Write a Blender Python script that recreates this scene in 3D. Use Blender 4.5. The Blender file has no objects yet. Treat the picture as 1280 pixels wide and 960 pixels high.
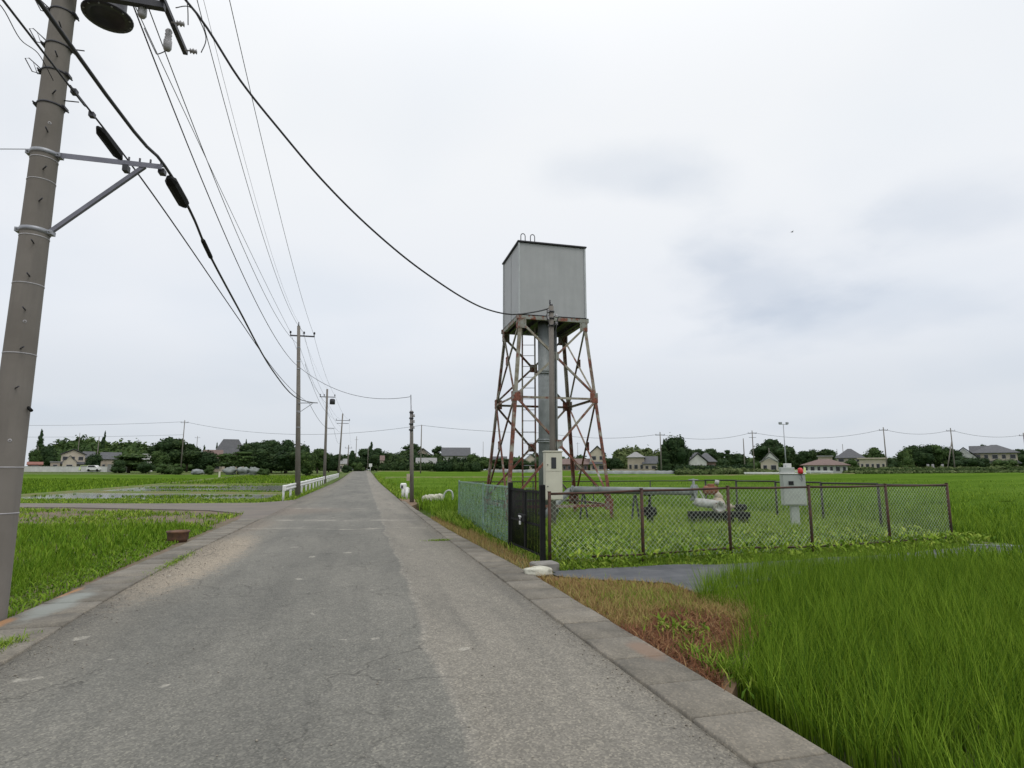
import bpy, math, random
import numpy as np
from mathutils import Vector, noise as mnoise
S = bpy.context.scene
COL = S.collection
# ------------------------------------------------------------------ camera, sky, sun, exposure
# world frame: x across the road (right positive), y along the road, z up; the camera stands at x=y=0
CAM_H = 1.6; FPX = 726.0; PITCH = math.radians(8.4); YAW = math.radians(14.15)
cd = bpy.data.cameras.new('camera'); cam = bpy.data.objects.new('camera', cd); COL.objects.link(cam)
cam.location = (0, 0, CAM_H); cam.rotation_euler = (math.radians(90) + PITCH, 0, -YAW)
cd.sensor_width = 36; cd.lens = FPX / 1280 * 36; cd.clip_start = 0.05; cd.clip_end = 6000
S.camera = cam
S.view_settings.view_transform = 'Standard'; S.view_settings.look = 'None'
S.view_settings.exposure = 0.0; S.view_settings.gamma = 1.0
S.render.engine = 'CYCLES'; S.cycles.use_denoising = True
S.cycles.max_bounces = 6; S.cycles.transparent_max_bounces = 12

SUN_EL = math.radians(58); SUN_AZ = math.radians(150)     # azimuth clockwise from +y: behind, to the right
W = bpy.data.worlds.new('World'); S.world = W; W.use_nodes = True
nt = W.node_tree; nt.nodes.clear()
def N(t, ty, **k):
    n = t.nodes.new(ty)
    for a, b in k.items(): setattr(n, a, b)
    return n
out = N(nt, 'ShaderNodeOutputWorld')
sky = N(nt, 'ShaderNodeTexSky', sky_type='NISHITA'); sky.sun_disc = False
sky.sun_elevation = SUN_EL; sky.sun_rotation = SUN_AZ
bg1 = N(nt, 'ShaderNodeBackground'); bg1.inputs[1].default_value = 0.1
nt.links.new(sky.outputs[0], bg1.inputs[0])
tc = N(nt, 'ShaderNodeTexCoord')
sep = N(nt, 'ShaderNodeSeparateXYZ'); nt.links.new(tc.outputs['Generated'], sep.inputs[0])
# overcast cloud sheet, brighter overhead than at the horizon
ramp = N(nt, 'ShaderNodeValToRGB'); nt.links.new(sep.outputs['Z'], ramp.inputs[0])
cr = ramp.color_ramp; cr.interpolation = 'EASE'
cr.elements[0].position = 0.0; cr.elements[0].color = (.66, .70, .76, 1)
cr.elements[1].position = 1.0; cr.elements[1].color = (1.35, 1.36, 1.38, 1)
for p_, c_ in ((.10, (.73, .77, .83)), (.24, (.86, .89, .94)), (.5, (.94, .96, .985))):
    e = cr.elements.new(p_); e.color = (*c_, 1)
# cloud mottling: project the direction on a flat cloud layer
mz = N(nt, 'ShaderNodeMath', operation='ADD'); nt.links.new(sep.outputs['Z'], mz.inputs[0]); mz.inputs[1].default_value = .22
dx = N(nt, 'ShaderNodeMath', operation='DIVIDE'); nt.links.new(sep.outputs['X'], dx.inputs[0]); nt.links.new(mz.outputs[0], dx.inputs[1])
dy = N(nt, 'ShaderNodeMath', operation='DIVIDE'); nt.links.new(sep.outputs['Y'], dy.inputs[0]); nt.links.new(mz.outputs[0], dy.inputs[1])
cmb = N(nt, 'ShaderNodeCombineXYZ'); nt.links.new(dx.outputs[0], cmb.inputs[0]); nt.links.new(dy.outputs[0], cmb.inputs[1])
cn = N(nt, 'ShaderNodeTexNoise'); cn.inputs['Scale'].default_value = 1.15; cn.inputs['Detail'].default_value = 3.5; cn.inputs['Roughness'].default_value = .45
cmb.inputs[2].default_value = 3.3
nt.links.new(cmb.outputs[0], cn.inputs['Vector'])
cr2 = N(nt, 'ShaderNodeValToRGB'); nt.links.new(cn.outputs['Fac'], cr2.inputs[0])
cr2.color_ramp.elements[0].position = .30; cr2.color_ramp.elements[0].color = (.93, .95, .97, 1)
cr2.color_ramp.elements[1].position = .50; cr2.color_ramp.elements[1].color = (1, 1, 1, 1)
mul = N(nt, 'ShaderNodeMix', data_type='RGBA', blend_type='MULTIPLY'); mul.inputs[0].default_value = 1
nt.links.new(ramp.outputs[0], mul.inputs[6]); nt.links.new(cr2.outputs[0], mul.inputs[7])
# a few darker cloud bellies right of the tower, as positions on the cloud layer
def cloudxy(px, py):
    a, d, e = (px - 640) / FPX, math.cos(PITCH) - (480 - py) / FPX * math.sin(PITCH), math.sin(PITCH) + (480 - py) / FPX * math.cos(PITCH)
    v = Vector((math.cos(YAW) * a + math.sin(YAW) * d, -math.sin(YAW) * a + math.cos(YAW) * d, e)).normalized()
    return v.x / (v.z + .22), v.y / (v.z + .22)
cn2 = N(nt, 'ShaderNodeTexNoise'); cn2.inputs['Scale'].default_value = 3.2; cn2.inputs['Detail'].default_value = 7; nt.links.new(cmb.outputs[0], cn2.inputs['Vector'])
last = mul.outputs[2]
def wm(op, a, b=None):
    n = N(nt, 'ShaderNodeMath', operation=op)
    for i, x in ((0, a), (1, b)):
        if x is None: continue
        if isinstance(x, (int, float)): n.inputs[i].default_value = x
        else: nt.links.new(x, n.inputs[i])
    return n.outputs[0]
for px, py, rx, ry, st in ((955, 352, .30, .20, .62), (900, 318, .13, .10, .3), (770, 212, .20, .07, .42), (1190, 268, .24, .10, .42), (1060, 395, .5, .16, .35), (20, 150, .2, .2, .3), (860, 228, .12, .05, .25)):
    cx, cy = cloudxy(px, py); L = math.hypot(cx, cy); ux, uy = cx / L, cy / L
    ex = wm('SUBTRACT', dx.outputs[0], cx); ey = wm('SUBTRACT', dy.outputs[0], cy)
    rad = wm('DIVIDE', wm('ADD', wm('MULTIPLY', ex, ux), wm('MULTIPLY', ey, uy)), ry * 1.6); tan = wm('DIVIDE', wm('SUBTRACT', wm('MULTIPLY', ex, uy), wm('MULTIPLY', ey, ux)), rx)
    dd_ = wm('ADD', wm('SQRT', wm('ADD', wm('MULTIPLY', rad, rad), wm('MULTIPLY', tan, tan))), wm('MULTIPLY', wm('SUBTRACT', cn2.outputs['Fac'], .5), 2.1))
    rr_ = N(nt, 'ShaderNodeMapRange', interpolation_type='SMOOTHSTEP'); nt.links.new(dd_, rr_.inputs[0]); rr_.inputs[1].default_value = 1.25; rr_.inputs[2].default_value = .1
    mm = N(nt, 'ShaderNodeMix', data_type='RGBA', blend_type='MULTIPLY'); nt.links.new(wm('MULTIPLY', rr_.outputs[0], st), mm.inputs[0]); nt.links.new(last, mm.inputs[6]); mm.inputs[7].default_value = (.70, .75, .82, 1); last = mm.outputs[2]
bg2 = N(nt, 'ShaderNodeBackground'); bg2.inputs[1].default_value = 1.0
nt.links.new(last, bg2.inputs[0])
mx = N(nt, 'ShaderNodeMixShader'); mx.inputs[0].default_value = .94
nt.links.new(bg1.outputs[0], mx.inputs[1]); nt.links.new(bg2.outputs[0], mx.inputs[2]); nt.links.new(mx.outputs[0], out.inputs[0])
sd = bpy.data.lights.new('sun', 'SUN'); sd.energy = 1.0; sd.angle = math.radians(25); sd.color = (1, .965, .91)
so = bpy.data.objects.new('sun', sd); COL.objects.link(so); so.location = (0, 0, 50)
so.rotation_euler = (math.radians(90) - SUN_EL, 0, math.pi - SUN_AZ + 0)
_d = Vector((math.sin(SUN_AZ) * math.cos(SUN_EL), math.cos(SUN_AZ) * math.cos(SUN_EL), math.sin(SUN_EL)))
so.rotation_euler = _d.to_track_quat('Z', 'Y').to_euler()

# ------------------------------------------------------------------ survey helpers (photo pixel -> place)
_c, _s = math.cos(PITCH), math.sin(PITCH)
def ray(px, py):
    a = (px - 640) / FPX; b = (480 - py) / FPX
    return a, (_c - b * _s), (_s + b * _c)
def rf(X, Y): return math.cos(YAW) * X + math.sin(YAW) * Y, -math.sin(YAW) * X + math.cos(YAW) * Y
def P(px, py, z=0.0):
    a, d, e = ray(px, py); t = (z - CAM_H) / e; return rf(a * t, d * t)
def AT(px, py, Y):
    a, d, e = ray(px, py); v, u = rf(a / d * Y, Y); return Vector((v, u, CAM_H + e / d * Y))
def sm(a, b, x):
    t = np.clip((x - a) / (b - a), 0, 1); return t * t * (3 - 2 * t)
def gz(x, y): return 1.3 * sm(60, 200, np.hypot(x, y))
def gzf(x, y): return float(gz(x, y))

# ------------------------------------------------------------------ object helpers
def tag(o, label=None, cat=None, group=None, kind=None):
    if label: o['label'] = label
    if cat: o['category'] = cat
    if group: o['group'] = group
    if kind: o['kind'] = kind
    return o
def thing(name, loc, label, cat, group=None, rz=0):
    o = bpy.data.objects.new(name, None); COL.objects.link(o); o.location = loc; o.rotation_euler = (0, 0, rz)
    o.empty_display_size = .2
    return tag(o, label, cat, group)
def copy_tree(o, parent=None):
    c = o.copy(); COL.objects.link(c); c.parent = parent
    for ch in list(o.children): copy_tree(ch, c)
    return c
class MB:
    def __init__(s): s.v = []; s.f = []; s.sm = []
    def add(s, vs, fs, smooth=False):
        n = len(s.v); s.v += [tuple(v) for v in vs]; s.f += [tuple(i + n for i in f) for f in fs]; s.sm += [smooth] * len(fs); return s
    def box(s, c, d, rz=0, b=0):
        c = Vector(c); hx, hy, hz = d[0] / 2, d[1] / 2, d[2] / 2
        ca, sa = math.cos(rz), math.sin(rz)
        if b <= 0:
            vs = [(x, y, z) for z in (-hz, hz) for x, y in ((-hx, -hy), (hx, -hy), (hx, hy), (-hx, hy))]
            fs = [(3, 2, 1, 0), (4, 5, 6, 7), (0, 1, 5, 4), (1, 2, 6, 5), (2, 3, 7, 6), (3, 0, 4, 7)]
        else:
            ring = lambda k, z: [(-hx + k, -hy, z), (hx - k, -hy, z), (hx, -hy + k, z), (hx, hy - k, z), (hx - k, hy, z), (-hx + k, hy, z), (-hx, hy - k, z), (-hx, -hy + k, z)]
            r0 = [(x * (1 - b / hx), y * (1 - b / hy), z) for x, y, z in ring(b, -hz)]
            r3 = [(x * (1 - b / hx), y * (1 - b / hy), z) for x, y, z in ring(b, hz)]
            vs = r0 + ring(b, -hz + b) + ring(b, hz - b) + r3
            fs = [tuple(range(7, -1, -1)), tuple(range(24, 32))]
            for k in range(3):
                for i in range(8):
                    j = (i + 1) % 8; fs.append((k * 8 + i, k * 8 + j, k * 8 + 8 + j, k * 8 + 8 + i))
        return s.add([(c.x + x * ca - y * sa, c.y + x * sa + y * ca, c.z + z) for x, y, z in vs], fs)
    def beam(s, p, q, w, h, up=(0, 0, 1)):
        p = Vector(p); q = Vector(q); d = (q - p).normalized(); up = Vector(up)
        if abs(d.dot(up)) > .99: up = Vector((1, 0, 0))
        a = d.cross(up).normalized(); b = a.cross(d)
        vs = [e + a * (sx * w / 2) + b * (sy * h / 2) for e in (p, q) for sx, sy in ((-1, -1), (1, -1), (1, 1), (-1, 1))]
        return s.add(vs, [(3, 2, 1, 0), (4, 5, 6, 7), (0, 1, 5, 4), (1, 2, 6, 5), (2, 3, 7, 6), (3, 0, 4, 7)])
    def angle(s, p, q, w, t, n1, n2):
        """L profile along p-q, flanges pointing n1 and n2"""
        p = Vector(p); q = Vector(q); n1 = Vector(n1).normalized(); n2 = Vector(n2).normalized()
        prof = [(0, 0), (w, 0), (w, t), (t, t), (t, w), (0, w)]
        vs = [e + n1 * a + n2 * b for e in (p, q) for a, b in prof]
        fs = [(i, (i + 1) % 6, 6 + (i + 1) % 6, 6 + i) for i in range(6)]
        fs += [(3, 2, 1, 0), (5, 4, 3, 0), (6, 7, 8, 9), (6, 9, 10, 11)]
        return s.add(vs, fs)
    def tube(s, pts, r, n=8, cap=True, smooth=True):
        pts = [Vector(p) for p in pts]; rs = r if isinstance(r, (list, tuple)) else [r] * len(pts)
        vs = []; prev = None
        for i, p in enumerate(pts):
            d = (pts[min(i + 1, len(pts) - 1)] - pts[max(i - 1, 0)]).normalized()
            up = prev if prev is not None else (Vector((0, 0, 1)) if abs(d.z) < .9 else Vector((1, 0, 0)))
            a = (up - d * up.dot(d)).normalized(); b = d.cross(a); prev = a
            for k in range(n):
                t = 2 * math.pi * k / n; vs.append(p + (a * math.cos(t) + b * math.sin(t)) * rs[i])
        fs = []
        for i in range(len(pts) - 1):
            for k in range(n):
                fs.append((i * n + k, i * n + (k + 1) % n, (i + 1) * n + (k + 1) % n, (i + 1) * n + k))
        s.add(vs, fs, smooth)
        if cap:
            m = len(s.v) - len(vs)
            s.f.append(tuple(m + k for k in range(n - 1, -1, -1))); s.sm.append(False)
            e = m + (len(pts) - 1) * n; s.f.append(tuple(e + k for k in range(n))); s.sm.append(False)
        return s
    def cyl(s, p, q, r, n=16, r2=None): return s.tube([p, q], [r, r if r2 is None else r2], n)
    def lathe(s, c, axis, prof, n=20):
        c = Vector(c); ax = Vector(axis).normalized()
        return s.tube_prof([c + ax * h for r, h in prof], [r for r, h in prof], ax, n)
    def tube_prof(s, pts, rs, ax, n):
        a = (Vector((0, 0, 1)) if abs(ax.z) < .9 else Vector((1, 0, 0))); a = (a - ax * a.dot(ax)).normalized(); b = ax.cross(a)
        vs = [p + (a * math.cos(2 * math.pi * k / n) + b * math.sin(2 * math.pi * k / n)) * r for p, r in zip(pts, rs) for k in range(n)]
        fs = [(i * n + k, i * n + (k + 1) % n, (i + 1) * n + (k + 1) % n, (i + 1) * n + k) for i in range(len(pts) - 1) for k in range(n)]
        return s.add(vs, fs, True)
    def prism(s, poly, z0, z1):
        n = len(poly)
        vs = [(x, y, z0) for x, y in poly] + [(x, y, z1) for x, y in poly]
        return s.add(vs, [tuple(range(n - 1, -1, -1)), tuple(range(n, 2 * n))] + [(i, (i + 1) % n, n + (i + 1) % n, n + i) for i in range(n)])
    def build(s, name, m, root=None, origin=None):
        me = bpy.data.meshes.new(name)
        o_ = Vector((0, 0, 0))
        if root is not None and origin is None: o_ = ROOTW(root)
        if origin is not None: o_ = Vector(origin)
        me.from_pydata([(v[0] - o_.x, v[1] - o_.y, v[2] - o_.z) for v in s.v], [], s.f)
        me.polygons.foreach_set('use_smooth', s.sm); me.materials.append(m); me.update()
        ob = bpy.data.objects.new(name, me); COL.objects.link(ob)
        if root is not None: ob.parent = root
        elif origin is not None: ob.location = o_
        return ob
def ROOTW(r):
    p = Vector((0, 0, 0))
    while r is not None: p = p + Vector(r.location); r = r.parent
    return p
def smooth_pts(pts, n=6):
    out = []
    for i in range(len(pts) - 1):
        p0, p1, p2_, p3 = pts[max(i - 1, 0)], pts[i], pts[i + 1], pts[min(i + 2, len(pts) - 1)]
        for k in range(n):
            t = k / n; out.append(.5 * ((2 * p1) + (p2_ - p0) * t + (2 * p0 - 5 * p1 + 4 * p2_ - p3) * t * t + (3 * p1 - p0 - 3 * p2_ + p3) * t ** 3))
    return out + [pts[-1]]
def fastmesh(name, V, F4=None, F3=None, m=None, tint=None, smooth=False, root=None, origin=None):
    """numpy vertices, quads and tris -> mesh"""
    me = bpy.data.meshes.new(name); F4 = np.zeros((0, 4), int) if F4 is None else F4; F3 = np.zeros((0, 3), int) if F3 is None else F3
    if origin is not None: V = V - np.array(origin)
    me.vertices.add(len(V)); me.vertices.foreach_set('co', V.astype(np.float32).ravel())
    L = np.concatenate([F4.ravel(), F3.ravel()]).astype(np.int32)
    st = np.concatenate([np.arange(len(F4)) * 4, len(F4) * 4 + np.arange(len(F3)) * 3]).astype(np.int32)
    me.loops.add(len(L)); me.loops.foreach_set('vertex_index', L)
    me.polygons.add(len(st)); me.polygons.foreach_set('loop_start', st)
    if smooth: me.polygons.foreach_set('use_smooth', np.ones(len(st), bool))
    if tint is not None:
        at = me.attributes.new('tint', 'FLOAT', 'POINT'); at.data.foreach_set('value', tint.astype(np.float32))
    me.update(calc_edges=True)
    if m: me.materials.append(m)
    ob = bpy.data.objects.new(name, me); COL.objects.link(ob)
    if root is not None: ob.parent = root
    if origin is not None: ob.location = origin
    return ob

# ------------------------------------------------------------------ materials
def newmat(name):
    m = bpy.data.materials.new(name); m.use_nodes = True; t = m.node_tree
    b = t.nodes['Principled BSDF']; return m, t, b
def coords(t, scale=(1, 1, 1), space='Object'):
    c = N(t, 'ShaderNodeTexCoord'); mp = N(t, 'ShaderNodeMapping'); mp.inputs['Scale'].default_value = scale
    t.links.new(c.outputs[space], mp.inputs[0]); return mp.outputs[0]
def wcoords(t, scale=(1, 1, 1)):
    g = N(t, 'ShaderNodeNewGeometry'); mp = N(t, 'ShaderNodeMapping'); mp.inputs['Scale'].default_value = scale
    t.links.new(g.outputs['Position'], mp.inputs[0]); return mp.outputs[0]
def noise(t, vec, scale, detail=4, rough=.55, dist=0):
    n = N(t, 'ShaderNodeTexNoise'); n.inputs['Scale'].default_value = scale; n.inputs['Detail'].default_value = detail
    n.inputs['Roughness'].default_value = rough; n.inputs['Distortion'].default_value = dist
    t.links.new(vec, n.inputs['Vector']); return n.outputs['Fac']
def rampn(t, fac, *stops):
    r = N(t, 'ShaderNodeValToRGB'); el = r.color_ramp.elements
    while len(el) < len(stops): el.new(.5)
    for e, (p, c) in zip(el, stops):
        e.position = p; e.color = (*c, 1) if len(c) == 3 else c
    t.links.new(fac, r.inputs[0]); return r.outputs[0]
def mixc(t, fac, a, b, mode='MIX'):
    n = N(t, 'ShaderNodeMix', data_type='RGBA', blend_type=mode)
    for i, x in ((0, fac), (6, a), (7, b)):
        if isinstance(x, (int, float)): n.inputs[i].default_value = x
        elif isinstance(x, tuple): n.inputs[i].default_value = (*x, 1)
        else: t.links.new(x, n.inputs[i])
    return n.outputs[2]
def math_(t, op, a, b=None, clamp=False):
    n = N(t, 'ShaderNodeMath', operation=op); n.use_clamp = clamp
    for i, x in ((0, a), (1, b)):
        if x is None: continue
        if isinstance(x, (int, float)): n.inputs[i].default_value = x
        else: t.links.new(x, n.inputs[i])
    return n.outputs[0]
def bump(t, b, h, strength=.3, dist=.02):
    n = N(t, 'ShaderNodeBump'); n.inputs['Strength'].default_value = strength; n.inputs['Distance'].default_value = dist
    t.links.new(h, n.inputs['Height']); t.links.new(n.outputs[0], b.inputs['Normal'])
def simple(name, c1, c2=None, rough=.6, scale=3, metal=0, bs=.15, spec=.5, detail=5):
    m, t, b = newmat(name); c2 = c2 or tuple(x * .75 for x in c1)
    v = wcoords(t); n = noise(t, v, scale, detail)
    t.links.new(rampn(t, n, (.35, c1), (.68, c2)), b.inputs['Base Color'])
    b.inputs['Roughness'].default_value = rough; b.inputs['Metallic'].default_value = metal
    b.inputs['Specular IOR Level'].default_value = spec
    if bs: bump(t, b, noise(t, v, scale * 12, 3), bs, .01)
    return m
def foliage(name, c1, c2, c3, rough=.75, trans=.35, attr=True):
    """leaf material: per-blade tint plus slow drifts, some light passing through"""
    m, t, b = newmat(name)
    v = wcoords(t); n = noise(t, v, .35, 3)
    if attr:
        a = N(t, 'ShaderNodeAttribute'); a.attribute_name = 'tint'; f = math_(t, 'ADD', math_(t, 'MULTIPLY', a.outputs['Fac'], .75), math_(t, 'MULTIPLY', n, .25))
    else: f = noise(t, v, 2.5, 6)
    col = rampn(t, f, (.2, c1), (.5, c2), (.85, c3))
    t.links.new(col, b.inputs['Base Color']); b.inputs['Roughness'].default_value = rough
    b.inputs['Specular IOR Level'].default_value = .12
    tr = N(t, 'ShaderNodeBsdfTranslucent'); t.links.new(col, tr.inputs[0])
    mxs = N(t, 'ShaderNodeMixShader'); mxs.inputs[0].default_value = trans
    o = t.nodes['Material Output']; t.links.new(b.outputs[0], mxs.inputs[1]); t.links.new(tr.outputs[0], mxs.inputs[2]); t.links.new(mxs.outputs[0], o.inputs[0])
    return m
M = {}
M['rice'] = foliage('rice_leaf', (.048, .108, .008), (.12, .215, .013), (.25, .365, .035), trans=.2)
M['weed'] = foliage('weed_leaf', (.07, .145, .014), (.18, .29, .028), (.34, .42, .07), trans=.25)
M['lawn'] = foliage('verge_leaf', (.065, .14, .010), (.13, .24, .014), (.22, .32, .035), trans=.25)
M['dry'] = foliage('dry_grass', (.26, .16, .07), (.42, .30, .13), (.25, .28, .07), rough=.8)
M['deadweed'] = foliage('dead_weed', (.14, .065, .04), (.26, .12, .065), (.38, .25, .12), rough=.85)
M['tree_dark'] = foliage('tree_leaf_dark', (.022, .045, .018), (.034, .062, .022), (.055, .085, .028), trans=.15)
M['tree_mid'] = foliage('tree_leaf_mid', (.035, .065, .020), (.055, .095, .028), (.085, .125, .036), trans=.15)
M['bamboo'] = foliage('bamboo_leaf', (.07, .10, .035), (.11, .15, .055), (.16, .19, .08), trans=.2)
M['bark'] = simple('bark', (.09, .07, .05), (.05, .04, .03), .9, 2)
M['steel'] = simple('galvanised_steel', (.34, .35, .37), (.26, .27, .30), .45, 6, .4, .1)
M['armsteel'] = simple('weathered_arm_steel', (.20, .20, .24), (.15, .15, .18), .5, 6, .3, .1)
M['darksteel'] = simple('dark_steel', (.05, .05, .06), (.03, .03, .035), .5, 5, .2, .1)
M['wire'] = simple('cable_rubber', (.025, .025, .03), (.02, .02, .022), .6, 5, 0, 0)
M['wiregrey'] = simple('weathered_wire', (.12, .13, .14), (.09, .10, .11), .6, 5, .2, 0)
M['black'] = simple('black_paint', (.006, .0065, .0065), (.012, .012, .012), .7, 9, 0, .1, .2)
M['porcelain'] = simple('porcelain', (.38, .37, .38), (.30, .29, .30), .35, 9, 0, 0)
M['white'] = simple('white_paint', (.74, .75, .74), (.58, .58, .55), .5, 4, 0, .05)
M['palegrey'] = simple('pale_pump_paint', (.46, .47, .46), (.30, .29, .26), .6, 9, 0, .2)
M['rustbolt'] = simple('rusty_bolt', (.16, .07, .04), (.09, .05, .03), .8, 20, 0, 0)
M['cream'] = simple('cream_paint', (.60, .58, .48), (.53, .51, .42), .5, 2.5, 0, .05)
M['cabinet'] = simple('grey_green_paint', (.40, .43, .40), (.33, .35, .33), .5, 4, 0, .05)
M['glassdark'] = simple('dark_glass', (.02, .022, .025), (.03, .03, .035), .1, 2, 0, 0)
M['pipe'] = simple('grey_pipe_paint', (.25, .27, .27), (.16, .18, .175), .6, 3, .1, .15)
M['orange'] = simple('orange_paint', (.27, .10, .05), (.15, .065, .04), .6, 8, 0, .2)
M['beige'] = simple('weathered_beige', (.42, .36, .28), (.28, .22, .16), .7, 9, 0, .2)
M['red'] = simple('red_plastic', (.55, .02, .03), (.42, .015, .02), .35, 3, 0, 0)
M['yellowgreen'] = simple('yellow_green_tag', (.60, .72, .30), (.5, .62, .25), .5, 3, 0, 0)
M['sack'] = simple('white_sack', (.56, .55, .46), (.36, .35, .28), .8, 9, 0, .5)
M['tarp'] = simple('weed_sheet', (.060, .064, .072), (.10, .104, .112), .8, 2.6, 0, .8)
M['pot'] = simple('rusty_pot', (.15, .075, .04), (.09, .05, .035), .85, 8, 0, .4)
M['block'] = simple('concrete_block', (.24, .23, .21), (.17, .16, .145), .9, 7, 0, .4)
M['soil'] = simple('wet_soil', (.05, .042, .028), (.08, .07, .04), .9, 1.5, 0, .6)
M['dirt'] = simple('verge_dirt', (.17, .115, .085), (.085, .085, .04), .95, 1.6, 0, .8)
M['compsoil'] = simple('weedy_soil', (.06, .085, .03), (.10, .09, .045), .95, 1.4, 0, .6)
M['drysoil'] = simple('dry_soil', (.19, .12, .07), (.12, .085, .05), .95, 2.0, 0, .6)

def rust(name, paint, paint2, r1, r2, z_lo, z_hi, amt_lo, amt_hi, scale=2.2):
    """paint flaking to rust: more at the foot than at the top"""
    m, t, b = newmat(name); v = wcoords(t)
    g = N(t, 'ShaderNodeSeparateXYZ'); t.links.new(v, g.inputs[0])
    mr = N(t, 'ShaderNodeMapRange'); t.links.new(g.outputs[2], mr.inputs[0])
    for i, x in zip((1, 2, 3, 4), (z_lo, z_hi, amt_lo, amt_hi)): mr.inputs[i].default_value = x
    n1 = noise(t, v, scale, 6, .65); f = math_(t, 'ADD', n1, mr.outputs[0])
    mask = rampn(t, f, (.47, (0, 0, 0)), (.56, (1, 1, 1)))
    pc = rampn(t, noise(t, v, 5, 4), (.35, paint), (.65, paint2)); rc = rampn(t, noise(t, v, 14, 5), (.35, r1), (.65, r2))
    t.links.new(mixc(t, mask, pc, rc), b.inputs['Base Color'])
    b.inputs['Roughness'].default_value = .75; bump(t, b, n1, .3, .01)
    return m
M['tower'] = rust('rusty_tower_steel', (.31, .30, .25), (.17, .145, .10), (.075, .035, .023), (.21, .065, .04), 0, 6.2, .13, -.09)
M['gusset'] = rust('gusset_steel', (.27, .29, .27), (.20, .19, .15), (.13, .05, .03), (.24, .075, .045), 0, 6.2, .09, -.03, 4)
M['fencerust'] = rust('brown_fence_paint', (.036, .020, .017), (.05, .03, .022), (.085, .035, .02), (.04, .02, .014), 0, 1.2, .0, .08, 6)
M['meshwire'] = simple('galvanised_mesh', (.50, .55, .46), (.34, .38, .30), .6, 3, .1, 0)
M['backfence'] = simple('black_fence_paint', (.018, .018, .017), (.03, .024, .02), .6, 8, 0, .1)
M['greenframe'] = simple('green_fence_frame', (.13, .25, .17), (.25, .33, .28), .55, 5, 0, .1)

M['trim'] = simple('pale_corner_trim', (.44, .46, .47), (.36, .38, .39), .5, 3, 0, .1)
def tank_mat():
    m, t, b = newmat('tank_frp'); v = wcoords(t)
    st = noise(t, wcoords(t, (3, 3, .35)), 2.0, 5, .6); blot = noise(t, v, 1.3, 5)
    c = rampn(t, math_(t, 'ADD', math_(t, 'MULTIPLY', st, .5), math_(t, 'MULTIPLY', blot, .5)), (.35, (.31, .32, .325)), (.65, (.365, .375, .38)))
    t.links.new(c, b.inputs['Base Color']); b.inputs['Roughness'].default_value = .5
    bump(t, b, noise(t, v, 1.7, 2), .25, .05); return m
M['tank'] = tank_mat()
def concrete_pole():
    m, t, b = newmat('pole_concrete'); v = wcoords(t)
    a = noise(t, v, 1.1, 6, .6); f = noise(t, v, 60, 3)
    c = rampn(t, a, (.3, (.14, .125, .107)), (.7, (.20, .182, .162)))
    c = mixc(t, rampn(t, noise(t, wcoords(t, (6, 6, .5)), 2, 4), (.5, (0, 0, 0)), (.75, (.5, .5, .5))), c, (.13, .12, .11))
    t.links.new(c, b.inputs['Base Color']); b.inputs['Roughness'].default_value = .85; bump(t, b, f, .2, .005); return m
M['pole'] = concrete_pole()
def green_sheet():
    m, t, b = newmat('green_mesh_sheet')
    v = wcoords(t); st = noise(t, wcoords(t, (1, 5, .9)), 3.5, 6, .7); bl = noise(t, wcoords(t, (1, 1.6, .7)), 9, 6, .7); fb = noise(t, v, 45, 3, .6)
    c = rampn(t, st, (.36, (.07, .16, .10)), (.50, (.15, .28, .20)), (.60, (.26, .38, .32)), (.70, (.40, .47, .43)))
    c = mixc(t, rampn(t, bl, (.50, (0, 0, 0)), (.58, (.85, .85, .85))), c, (.028, .05, .032))
    c = mixc(t, .6, c, rampn(t, fb, (.35, (.5, .5, .5)), (.65, (1.5, 1.5, 1.5))), 'MULTIPLY')
    t.links.new(c, b.inputs['Base Color']); b.inputs['Roughness'].default_value = .6
    # perforations of the woven sheet
    g = N(t, 'ShaderNodeTexVoronoi'); g.inputs['Scale'].default_value = 38; t.links.new(v, g.inputs['Vector'])
    al = math_(t, 'GREATER_THAN', g.outputs['Distance'], .46); t.links.new(al, b.inputs['Alpha'])
    return m
M['greensheet'] = green_sheet()

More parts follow.
